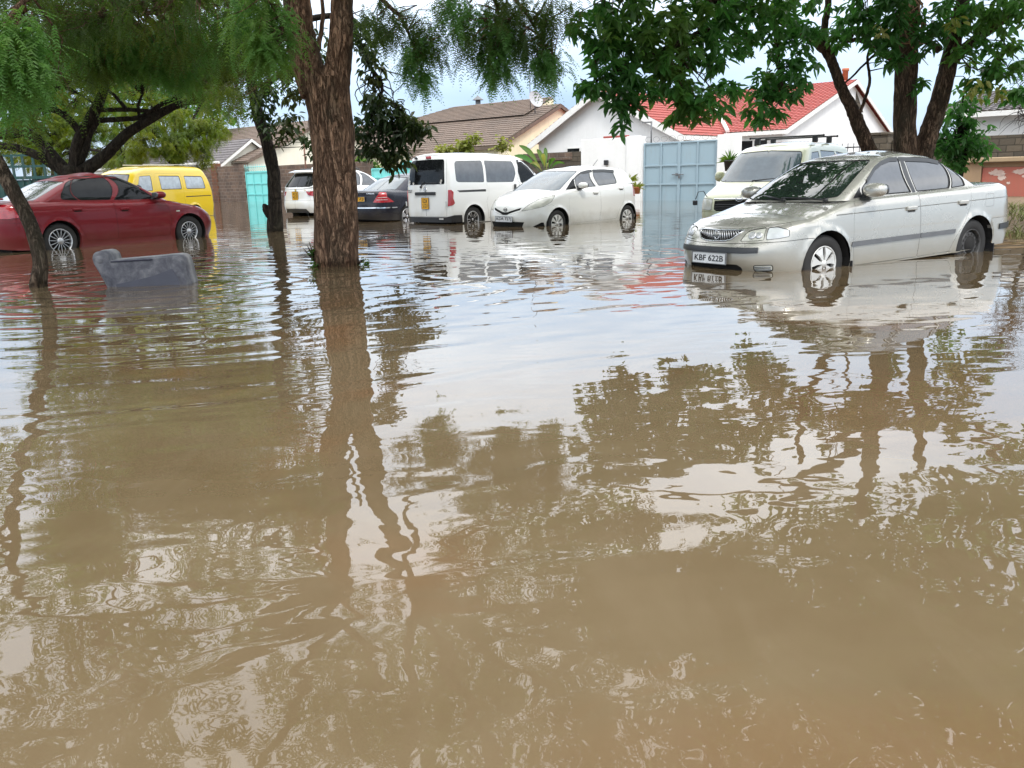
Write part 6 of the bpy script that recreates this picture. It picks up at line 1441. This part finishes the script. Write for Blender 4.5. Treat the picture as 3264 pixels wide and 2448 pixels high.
def estate_suv():
    c = Car('white_suv', 'white sport utility car seen from behind, half hidden by the thick trunk', 'car', (-3.78, 30.4, 49.2, .20, 0, 0))
    lo = Ring(xf=[(.2, .08), (.4, 0), (.7, .03), (.9, .15), (1.0, .4)], xr=[(.25, 4.50), (.45, 4.57), (.62, 4.565), (.7, 4.53), (1.0, 4.50), (1.08, 4.46)],
              w=[(.2, .87), (.5, .92), (.8, .925), (1.0, .90), (1.12, .865)],
              zb={'s': [(.5, .26), (3., .28), (4.1, .30)], 'f': .25, 'r': .30},
              zt={'s': [(.7, .95), (1.4, 1.06), (2.4, 1.09), (3.4, 1.13), (4.2, 1.14)], 'f': .9, 'r': 1.06},
              xa=.7, xb=4.1, n=2.8, m=2.2, nr=3.6, mr=2.2, fil=.07, flares=[(.87, .35, .39, .02), (3.67, .35, .39, .02)])
    rr = 'r'
    add('tail_light', 'redlens', FP(lo, [(rr, .52, .96), (rr, .60, .84), (rr, .74, .82), (rr, .86, .775), ('s', 4.22, .78), ('s', 4.15, .93), ('s', 4.2, .97)], .015), off=.01)
    add('lower_bumper', 'darkgrey', FC(lo, [(rr, 0, .29), (rr, .62, .29), (rr, .52, .42), (rr, 0, .43)]), off=-.02, pair=False)
    add('bumper', 'white', FC(lo, [('s', 3.6, .2), ('s', 4.0, .68), (rr, .8, .68), (rr, 0, .67), (rr, 0, .2)]), gap=.003, pair=False)
    add('tailgate', 'white', FP(lo, [(rr, 0, .68), (rr, .70, .69), (rr, .66, .8), (rr, .60, .87), (rr, .72, 1.05), (rr, 0, 1.05)], .015), gap=.003, pair=False)
    add('door', 'white', SP(lo, [(1.3, .36), (2.4, .36), (2.4, 1.08), (1.3, 1.05)], .02), gap=.003)
    add('rear_door', 'white', SP(lo, [(2.41, .36), (3.1, .36), (3.3, .7), (3.45, 1.13), (2.41, 1.085)], .02), gap=.003)
    mk = c.ring(lo, take(), [arch(lo, .87, .395, .35), arch(lo, 3.67, .395, .35)])
    ca = Ring(xf=[(1.0, 1.15), (1.2, 1.5), (1.45, 1.9), (1.55, 2.15)], xr=[(1.0, 4.50), (1.1, 4.46), (1.3, 4.32), (1.5, 4.17), (1.62, 4.10)],
              w=[(1.0, .85), (1.15, .82), (1.35, .74), (1.52, .66), (1.60, .62)],
              zb={'s': [(1.3, 1.03), (2.4, 1.05), (4.2, 1.10)], 'f': 1.0, 'r': 1.03, 'xa': 1.5, 'xb': 4.2},
              zt={'s': [(2.2, 1.57), (2.6, 1.60), (3.4, 1.60), (4.0, 1.575)], 'f': 1.57, 'r': 1.565, 'xa': 2.3, 'xb': 4.0},
              cf=.3, cr=.2, n=4, m=1.9, nr=3.6, mr=2., fil=.07)
    add('rear_window', 'glass', FP(ca, [(rr, 0, 1.09), (rr, .62, 1.09), (rr, .72, 1.12), (rr, .59, 1.50), (rr, 0, 1.52)], .03, rr), off=-.003, gap=.01, pair=False)
    add('windscreen', 'glassgrey', FP(ca, [(0, 1.03), (.7, 1.05), (.56, 1.50), (0, 1.53)], .03), off=-.003, gap=.01, pair=False)
    add('side_window', 'glassgrey', SP(ca, [(1.75, 1.09), (2.5, 1.10), (2.45, 1.52), (2.25, 1.50)], .03), off=-.005, gap=.012)
    add('rear_side_window', 'glassgrey', SP(ca, [(2.58, 1.10), (3.35, 1.12), (3.3, 1.52), (2.54, 1.53)], .03), off=-.005, gap=.012)
    add('quarter_window', 'glassgrey', SP(ca, [(3.42, 1.125), (4.0, 1.15), (3.85, 1.47), (3.38, 1.52)], .04), off=-.005, gap=.012)
    c.ring(ca, take()); body = c.finish(M['white'])
    c.cap('roof', M['white'], ca, 0, ca.Lt, curve([(2, .03), (3, .06), (4.2, .04)]), nrow=60)
    c.cap('bonnet', M['white'], lo, 0, lo.uv('s', 1.6, .9)[0], curve([(0, .02), (.5, .08), (1.6, .03)]))
    c.cap('rear_deck', M['white'], lo, lo.uv('s', 3.9, .9)[0], lo.Lt, curve([(3.9, .0), (4.6, .0)]), nrow=16)
    c.under(.4, 4.3, .3, .9, .6)
    for xc in (.87, 3.67):
        c.liner(xc, .395, .9, .55, .35)
        for sg in (1, -1): wheel(c.o, xc, sg*.90, .345, .35, .235, .22, 'five', sg)
    xr = lambda z: float(lo.xr(z))-CX
    plate(c.o, 4.53, 0, .83, .30, .26, 'KCB\n451F', M['platey'], 0, 0, True)
    tg = mk[('tailgate', 0)]
    ring_emblem(tg, xr(1.0)+.01, 0, 1.0, .036, 'navy', False); BM().lathe([(.001, 0), (.032, 0)], (xr(1.)+.012, 0, 1.0), 'X', 16).build('emblem_disc', M['chrome'], tg)
    words(tg, '2.0d', xr(1.)+.012, .50, .995, .06, 'chrome')
    # roof spoiler and rails
    b = BM().prism([(-.06, 1.565), (.18, 1.535), (.19, 1.56), (-.06, 1.62)], (4.08-CX, -.62, 0), (1, 0, 0), (0, 0, 1), (0, 1.24, 0)); b.build('roof_spoiler', M['white'], body)
    BM().ell((3.75-CX, 0, 1.66), (.07, .02, .05), 2.).build('roof_aerial', M['white'], body)
    for sg in (1, -1):
        BM().tube([(2.3-CX, sg*.56, 1.61), (2.45-CX, sg*.57, 1.655), (3.2-CX, sg*.58, 1.665), (3.8-CX, sg*.57, 1.645), (3.9-CX, sg*.56, 1.60)], .018, 8).build('roof_rail', M['darkgrey'], body)
        BM().box((xr(.9)+.01, sg*.72, .965), (.03, .10, .05), .012).build('indicator_light', M['lensw'], mk[('tail_light', sg)])
        mirror(c.o, 1.75, sg*.92, 1.1, M['white'])
    return c

def navy_saloon():
    c = Car('navy_saloon', 'dark navy saloon with red triangular tail light, between thick trunk and white van', 'car', (-1.21, 25.5, 53.8, .21, 0, 0))
    lo = Ring(xf=[(.2, .08), (.45, 0), (.7, .06), (.8, .2)], xr=[(.2, 4.42), (.35, 4.49), (.5, 4.525), (.58, 4.52), (.65, 4.49), (.85, 4.47), (.98, 4.44)],
              w=[(.2, .82), (.45, .86), (.6, .864), (.8, .85), (.92, .82), (1., .79)],
              zb={'s': [(.5, .19), (3., .2), (4.1, .24)], 'f': .2, 'r': .27},
              zt={'s': [(.7, .78), (1.3, .92), (2.4, .95), (3.4, .98), (4.1, .985)], 'f': .72, 'r': .975},
              xa=.7, xb=4.0, n=2.7, m=2.2, nr=3.2, mr=2.2, fil=.09, flares=[(.8, .31, .345, .015), (3.515, .31, .345, .015)])
    rr = 'r'
    add('tail_light', 'redlens', FP(lo, [(rr, .50, .70), (rr, .70, .69), ('s', 4.05, .70), ('s', 4.22, .83), (rr, .76, .94), (rr, .64, .95)], .02), off=.008)
    add('chrome_strip', 'chrome', FC(lo, [('s', 3.95, .548), (rr, .7, .55), (rr, 0, .55), (rr, 0, .575), (rr, .7, .575), ('s', 3.95, .572)]), off=.012, pair=False)
    add('bumper', 'navy', FC(lo, [('s', 3.7, .1), ('s', 3.86, .62), (rr, .7, .62), (rr, 0, .62), (rr, 0, .1)]), gap=.003, pair=False)
    add('rear_door', 'navy', SP(lo, [(2.4, .28), (3.0, .28), (3.15, .6), (3.3, .75), (3.3, .97), (2.4, .94)], .02), gap=.003)
    add('door', 'navy', SP(lo, [(1.25, .28), (2.39, .28), (2.39, .94), (1.25, .91)], .02), gap=.003)
    mk = c.ring(lo, take(), [arch(lo, .8, .35, .31), arch(lo, 3.515, .35, .31)])
    ca = Ring(xf=[(.85, 1.2), (1.1, 1.55), (1.32, 1.9), (1.4, 2.1)], xr=[(.9, 3.95), (.98, 3.82), (1.1, 3.60), (1.25, 3.32), (1.36, 3.05), (1.4, 2.9)],
              w=[(.85, .78), (1., .74), (1.2, .65), (1.34, .57), (1.4, .53)],
              zb={'s': [(1.3, .91), (2.4, .93), (3.5, .96)], 'f': .9, 'r': .955, 'xa': 1.5, 'xb': 3.6},
              zt={'s': [(2., 1.36), (2.4, 1.375), (2.8, 1.37), (3.0, 1.35)], 'f': 1.36, 'r': 1.345},
              cf=.3, cr=.3, n=4, m=1.9, nr=3.6, mr=1.9, fil=.06)
    add('rear_window', 'glassblue', FP(ca, [(rr, 0, 1.0), (rr, .60, 1.0), (rr, .50, 1.30), (rr, 0, 1.33)], .03, rr), off=-.003, gap=.01, pair=False)
    add('windscreen', 'glass', FP(ca, [(0, .95), (.65, .96), (.52, 1.31), (0, 1.33)], .03), off=-.003, gap=.01, pair=False)
    add('side_window', 'glassgrey', SP(ca, [(1.65, .96), (2.36, .965), (2.32, 1.32), (2.1, 1.3)], .03), off=-.005, gap=.012)
    add('rear_side_window', 'glassgrey', SP(ca, [(2.44, .97), (3.2, .99), (3.1, 1.15), (2.9, 1.3), (2.4, 1.33)], .04), off=-.005, gap=.016)
    c.ring(ca, take()); body = c.finish(M['navy'])
    c.cap('roof', M['navy'], ca, 0, ca.Lt, curve([(2, .03), (2.6, .05), (3.1, .03)]), nrow=60)
    c.cap('bonnet', M['navy'], lo, 0, lo.uv('s', 1.6, .9)[0], curve([(0, .02), (.5, .06), (1.6, .02)]))
    c.cap('boot_lid', M['navy'], lo, lo.uv('s', 3.3, .9)[0], lo.Lt, curve([(3.3, .01), (3.9, .03), (4.5, .015)]), nrow=40)
    c.under(.4, 4.3, .22, .75, .56)
    for xc in (.8, 3.515):
        c.liner(xc, .35, .84, .55, .31)
        for sg in (1, -1): wheel(c.o, xc, sg*.82, .308, .316, .215, .2, 'five', sg)
    plate(c.o, 4.50, 0, .785, .52, .115, '722J', M['platey'], 0)
    words(c.b, 'KOMPRESSOR', 4.47-CX, .45, .92, .045, 'chrome')
    for sg in (1, -1):
        b = BM()
        for z in (.76, .82): 
            q = [lo.P(lo.uv(*k_)[0], z) for k_ in (('r', .57+(z-.7)*.4, z), ('r', .74, z), ('s', 4.22, z))]
            b.tube([(p[0]-CX+.010*1, sg*(p[1]+.006), z) for p in q], .008, 5)
        b.build('reflector_stripe', M['lensw'], mk[('tail_light', sg)])
        mirror(c.o, 1.6, sg*.86, 1.0, M['navy'])
    return c

def red_saloon():
    c = Car('red_saloon', 'dark red saloon with black side windows and alloy wheels, left of the yellow minibus', 'car', (-6.593, 18.0, 57.0, .165, 0, 0))
    lo = Ring(xf=[(.2, .1), (.3, .03), (.45, 0), (.55, .03), (.65, .1), (.75, .25)], xr=[(.2, 4.38), (.4, 4.45), (.6, 4.46), (.8, 4.42), (.95, 4.40), (1.0, 4.36)],
              w=[(.2, .81), (.4, .85), (.6, .857), (.8, .845), (.92, .815), (1., .78)],
              zb={'s': [(.5, .12), (3., .12), (4.1, .2)], 'f': .12, 'r': .24},
              zt={'s': [(.7, .80), (1.2, .92), (1.6, .945), (2.4, .96), (3.4, .99), (4.1, .985)], 'f': .68, 'r': .975, 'pf': 2.4},
              xa=.7, xb=3.95, n=2.5, m=2.2, nr=3.4, mr=2.2, fil=.09, flares=[(.86, .3, .35, .016), (3.48, .3, .35, .016)])
    rr = 'r'
    add('headlight', 'lens', FP(lo, [(.45, .58), (.68, .60), ('s', .38, .66), ('s', .5, .77), ('s', .36, .74), (.52, .68)], .02), off=-.003, gap=.006)
    add('tail_light', 'redlens', FP(lo, [(rr, .45, .74), (rr, .74, .72), ('s', 4.12, .74), ('s', 4.18, .93), (rr, .70, .95), (rr, .47, .95)], .02), off=.008)
    add('side_marker', 'lens', SP(lo, [(1.06, .70), (1.14, .70), (1.14, .725), (1.06, .725)], .01), off=.006)
    add('front_bumper', 'red', FC(lo, [(0, .1), ('s', .86, .1), ('s', .70, .6), ('s', .60, .63), (.4, .555), (0, .54)]), gap=.003, pair=False)
    add('rear_bumper', 'red', FC(lo, [('s', 3.6, .1), ('s', 3.82, .62), (rr, .7, .66), (rr, 0, .66), (rr, 0, .1)]), gap=.003, pair=False)
    add('door', 'red', SP(lo, [(1.32, .26), (2.40, .27), (2.40, .945), (1.32, .92), (1.26, .6)], .02), gap=.003)
    add('rear_door', 'red', SP(lo, [(2.41, .27), (3.0, .28), (3.12, .55), (3.3, .72), (3.34, .97), (2.41, .945)], .02), gap=.003)
    mk = c.ring(lo, take(), [arch(lo, .86, .36, .3), arch(lo, 3.48, .36, .3)])
    ca = Ring(xf=[(.85, 1.0), (.95, 1.13), (1.1, 1.4), (1.3, 1.78), (1.42, 2.1)], xr=[(.9, 3.98), (1., 3.85), (1.12, 3.6), (1.28, 3.28), (1.38, 3.0), (1.43, 2.8)],
              w=[(.85, .78), (1., .74), (1.2, .66), (1.34, .58), (1.42, .53)],
              zb={'s': [(1.2, .91), (2.4, .935), (3.6, .965)], 'f': .9, 'r': .96, 'xa': 1.4, 'xb': 3.6},
              zt={'s': [(2., 1.405), (2.4, 1.43), (2.8, 1.42), (3.05, 1.39)], 'f': 1.40, 'r': 1.39},
              cf=.3, cr=.3, n=4, m=1.9, nr=3.6, mr=1.9, fil=.06)
    add('rear_window', 'glassgrey', FP(ca, [(rr, 0, 1.0), (rr, .62, 1.0), (rr, .52, 1.31), (rr, 0, 1.34)], .03, rr), off=-.003, gap=.01, pair=False)
    add('windscreen', 'glass', FP(ca, [(0, .93), (.68, .95), (.52, 1.32), (0, 1.35)], .03), off=-.003, gap=.01, pair=False)
    add('side_window', 'glass', SP(ca, [(1.50, .955), (2.36, .965), (2.32, 1.375), (2.06, 1.35)], .03), off=-.005, gap=.012)
    add('rear_side_window', 'glass', SP(ca, [(2.42, .97), (2.98, .98), (2.92, 1.36), (2.38, 1.375)], .02), off=-.005, gap=.008)
    add('quarter_window', 'glass', SP(ca, [(3.0, .98), (3.32, 1.0), (3.28, 1.12), (3.08, 1.30), (2.94, 1.35)], .05), off=-.005, gap=.008)
    c.ring(ca, take()); body = c.finish(M['red'])
    c.cap('roof', M['red'], ca, 0, ca.Lt, curve([(2, .03), (2.6, .05), (3.1, .03)]), nrow=60)
    c.cap('bonnet', M['red'], lo, 0, lo.uv('s', 1.45, .9)[0], curve([(0, .02), (.5, .06), (1.4, .02)]))
    c.cap('boot_lid', M['red'], lo, lo.uv('s', 3.35, .9)[0], lo.Lt, curve([(3.3, .01), (3.9, .02), (4.5, .015)]), nrow=40)
    c.under(.4, 4.2, .15, .72, .56)
    for xc, rr_ in ((.86, .19), (3.48, .212)):
        c.liner(xc, .36, .83, .55, .3)
        for sg in (1, -1): wheel(c.o, xc, sg*.815, .305, .31, rr_, .195, 'fifteen', sg)
    for sg in (1, -1): mirror(c.o, 1.52, sg*.83, 1.0, M['red'], L_=.22, D_=.2)
    handle({s: mk[('door', s)] for s in (1, -1)}, lo, 2.22, .80, M['red']); handle({s: mk[('rear_door', s)] for s in (1, -1)}, lo, 3.12, .83, M['red'])
    b = BM().box((4.33-CX, 0, 1.045), (.16, 1.36, .03), .012)
    for sg in (1, -1): b.box((4.33-CX, sg*.55, 1.0), (.09, .05, .08), .01)
    b.build('boot_spoiler', M['red'], body)
    visor(ca, body, [[(1.75, 1.17), (1.95, 1.29), (2.1, 1.375), (2.36, 1.395)], [(2.38, 1.395), (2.7, 1.392), (2.98, 1.36)]], 'black', .05)
    return c

def yellow_minibus():
    c = Car('yellow_minibus', 'bright yellow minibus with light windows, parked before the stone wall', 'van', (-12.37, 25.9, 250.6, .25, 0, 0))
    lo = Ring(xf=[(.25, .05), (.5, 0), (.9, .03), (1.1, .1), (1.5, .42), (1.68, .56), (1.75, .75), (1.88, 1.1), (1.92, 1.3)],
              xr=[(.25, 4.22), (.6, 4.26), (1.1, 4.24), (1.5, 4.14), (1.8, 3.98), (1.92, 3.86)],
              w=[(.25, .79), (.6, .82), (1.0, .82), (1.3, .795), (1.65, .73), (1.85, .66), (1.92, .62)],
              zb={'s': [(.5, .24), (3.9, .26)], 'f': .24, 'r': .27},
              zt={'s': [(1.2, 1.87), (1.8, 1.90), (3.4, 1.90), (3.8, 1.89)], 'f': 1.86, 'r': 1.88, 'xa': 1.3, 'xb': 3.8},
              cf=.3, cr=.2, n=4.2, m=2., nr=4.2, mr=2.2, fil=.14, flares=[(.75, .3, .33, .02), (3.15, .3, .36, .025)], sm=.03)
    add('front_window', 'glasspale', SP(lo, [(.62, 1.15), (1.30, 1.15), (1.34, 1.62), (.86, 1.60)], .05), off=-.006, gap=.012)
    add('middle_window', 'glasspale', SP(lo, [(1.68, 1.17), (2.62, 1.17), (2.62, 1.60), (1.68, 1.61)], .06), off=-.006, gap=.02)
    add('back_window', 'glasspale', SP(lo, [(2.84, 1.17), (3.80, 1.17), (3.72, 1.58), (2.84, 1.60)], .06), off=-.006, gap=.02)
    add('front_door', 'yellow', SP(lo, [(.55, .6), (.98, .55), (1.05, .35), (1.42, .35), (1.42, 1.68), (.78, 1.66)], .03), gap=.0035)
    add('sliding_door', 'yellow', SP(lo, [(1.55, .36), (2.72, .36), (2.72, 1.68), (1.55, 1.68)], .03), gap=.0035)
    add('slide_rail', 'darkgrey', SP(lo, [(2.76, .91), (4.02, .92), (4.02, .945), (2.76, .94)], .005), off=-.008)
    add('tail_light', 'redlens', FC(lo, [('r', .60, .7), ('r', .76, .7), ('r', .76, 1.05), ('r', .60, 1.05)]), off=.01)
    add('rear_window', 'glassgrey', FP(lo, [(0, 1.18), (.62, 1.18), (.56, 1.62), (0, 1.64)], .04, 'r'), off=-.004, gap=.012, pair=False)
    add('windscreen', 'glassgrey', FP(lo, [(0, 1.12), (.66, 1.12), (.68, 1.2), (.60, 1.66), (0, 1.69)], .05), off=-.004, gap=.015, pair=False)
    add('headlight', 'lens', FC(lo, [(.42, .62), (.66, .62), (.66, .8), (.42, .8)]), off=.006)
    mk = c.ring(lo, take(), [arch(lo, .75, .34), arch(lo, 3.15, .36)])
    body = c.finish(M['yellow'])
    c.cap('roof', M['yellow'], lo, 0, lo.Lt, curve([(.5, .02), (2.4, .05), (4.1, .03)]), nrow=60)
    c.under(.4, 4., .22, .8, .5)
    for xc in (.75, 3.15):
        c.liner(xc, .36, .8, .5)
        for sg in (1, -1): wheel(c.o, xc, sg*.77, .29, .295, .18, .17, 'steel', sg)
    for sg in (1, -1):
        mirror(c.o, .55, sg*.83, 1.2, M['black'], H_=.22, L_=.16)
        p = lo.P(lo.uv('s', 1.66, 1.0)[0], 1.0); BM().box((1.66-CX, sg*(p[1]+.012), 1.02), (.05, .03, .15), .01).build('door_handle', M['black'], mk[('sliding_door', sg)])
        BM().box((4.05-CX, sg*.775, .93), (.06, .03, .09), .01).build('rail_end', M['hubcap'], body)
    b = BM()
    for y in (-.4, .4): b.box((2.6-CX, y, 1.965), (2.3, .03, .025))
    b.build('roof_bar', M['hubcap'], body)
    return c

def beige_minivan():
    c = Car('beige_minivan', 'pale beige minivan with black roof bars, behind the silver saloon', 'van', (4.207, 15.38, 231.9, .25, 0, 0))
    lo = Ring(xf=[(.2, .08), (.45, 0), (.65, .01), (.78, .05), (.86, .12), (.96, .42), (1.06, .68), (1.3, .96), (1.55, 1.24), (1.68, 1.42), (1.8, 1.8)],
              xr=[(.2, 4.38), (.5, 4.40), (1.05, 4.38), (1.5, 4.28), (1.75, 4.14), (1.85, 4.05)],
              w=[(.2, .80), (.45, .845), (.8, .848), (1.05, .83), (1.3, .78), (1.6, .70), (1.75, .65), (1.83, .61)],
              zb={'s': [(.5, .22), (3., .24), (4.1, .28)], 'f': .2, 'r': .28},
              zt={'s': [(1.8, 1.76), (2.2, 1.79), (3.4, 1.80), (4.0, 1.77)], 'f': 1.735, 'r': 1.75, 'xa': 1.8, 'xb': 4.0},
              cf=.36, cr=.2, n=4., m=2.1, nr=4.2, mr=2.2, fil=.10, flares=[(.8, .3, .35, .014), (3.5, .3, .35, .014)], sm=.025)
    add('windscreen', 'glassblue', FP(lo, [(0, 1.075), (.60, 1.08), (.745, 1.10), (.735, 1.16), (.645, 1.55), (.60, 1.62), (0, 1.655)], .04), off=-.003, gap=.014, pair=False)
    add('headlight', 'lens', FP(lo, [(.53, .58), (.76, .585), ('s', .42, .62), ('s', .46, .78), (.76, .80), (.53, .79)], .04), off=.002, gap=.008)
    add('grille', 'under', FP(lo, [(0, .56), (.44, .57), (.48, .60), (.49, .755), (0, .77)], .02), off=-.02, pair=False)
    add('air_intake', 'under', FP(lo, [(0, .25), (.5, .25), (.52, .38), (0, .38)], .03), off=-.02, pair=False)
    add('front_bumper', 'beige', FC(lo, [(0, .1), ('s', .7, .1), ('s', .6, .56), (.6, .56), (0, .545)]), gap=.005, pair=False)
    add('corner_window', 'glassblue', SP(lo, [(1.15, 1.12), (1.46, 1.13), (1.56, 1.42), (1.50, 1.44)], .02), off=-.004, gap=.012)
    add('front_window', 'glassblue', SP(lo, [(1.52, 1.13), (2.16, 1.14), (2.14, 1.62), (1.74, 1.60), (1.64, 1.5)], .03), off=-.004, gap=.012)
    add('middle_window', 'glassblue', SP(lo, [(2.28, 1.14), (3.18, 1.15), (3.12, 1.63), (2.26, 1.64)], .03), off=-.004, gap=.015)
    add('back_window', 'glassblue', SP(lo, [(3.28, 1.15), (4.06, 1.18), (3.92, 1.58), (3.22, 1.63)], .05), off=-.004, gap=.015)
    add('front_door', 'beige', SP(lo, [(1.15, .34), (2.2, .34), (2.2, 1.10), (1.15, 1.07)], .03), gap=.0035)
    add('sliding_door', 'beige', SP(lo, [(2.22, .34), (3.22, .34), (3.24, 1.12), (2.22, 1.10)], .03), gap=.0035)
    add('tail_light', 'redlens', FC(lo, [('r', .66, .75), ('s', 4.25, .75), ('s', 4.25, 1.15), ('r', .68, 1.15)]), off=.008)
    add('rear_window', 'glassgrey', FP(lo, [(0, 1.15), (.66, 1.15), (.56, 1.62), (0, 1.64)], .04, 'r'), off=-.004, gap=.012, pair=False)
    mk = c.ring(lo, take(), [arch(lo, .8, .355), arch(lo, 3.5, .355)], step=.045)
    body = c.finish(M['beige'])
    c.cap('roof', M['beige'], lo, 0, lo.Lt, curve([(1.5, .03), (2.4, .05), (4.2, .035)]), nrow=60)
    c.under(.4, 4.1, .22, .8, .55)
    for xc in (.8, 3.5):
        c.liner(xc, .355, .83, .5)
        for sg in (1, -1): wheel(c.o, xc, sg*.80, .30, .308, .2, .18, 'hub8', sg)
    g = mk[('grille', 0)]; px = lambda y, z: float(lo.P(lo.uv('f', abs(y), z)[0], z)[0])-CX
    b = BM()
    for z in (.605, .645, .685): b.tube([(px(y, z)+.004, y, z) for y in np.linspace(-.46, .46, 9)], .009, 5)
    b.build('grille_bar', M['darkgrey'], g)
    BM().tube([(px(y, .79)-.004, y, .785) for y in np.linspace(-.50, .50, 9)], .021, 6).build('grille_trim', M['chrome'], g)
    ring_emblem(g, px(0, .77)-.02, 0, .785, .04, 'chrome', True, oval=1.7)
    plate(c.o, -.02, 0, .45, .5, .115, '', M['platew'], math.pi) if False else None
    wiper(c.o, (.74, .0, 1.09), (.84, .30, 1.15), (.80, .62, 1.105)); wiper(c.o, (.72, .02, 1.10), (.78, -.35, 1.13), (.82, -.6, 1.13))
    for sg in (1, -1):
        mirror(c.o, 1.28, sg*.84, 1.16, M['beige'], L_=.2, H_=.2)
    # roof bars on feet
    for x in (2.25, 3.1):
        b = BM().tube([(x-CX, -.74, 1.92), (x-CX, .74, 1.92)], .016, 6)
        for sg in (1, -1): b.box((x-CX, sg*.58, 1.86), (.10, .09, .13), .01); b.ell((x-CX, sg*.74, 1.92), (.025, .02, .025), 2)
        b.build('roof_bar', M['black'], body)
    # parking aid mirror stalk on the bonnet corner
    BM().tube([(.22-CX, .70, .80), (.16-CX, .76, .93), (.10-CX, .84, .92), (.08-CX, .88, .78)], .008, 6).box((.08-CX, .89, .72), (.03, .10, .09), .015).build('parking_mirror', M['black'], body)
    return c
silver_saloon(); hatchback(); white_van(); estate_suv(); navy_saloon(); red_saloon(); yellow_minibus(); beige_minivan()
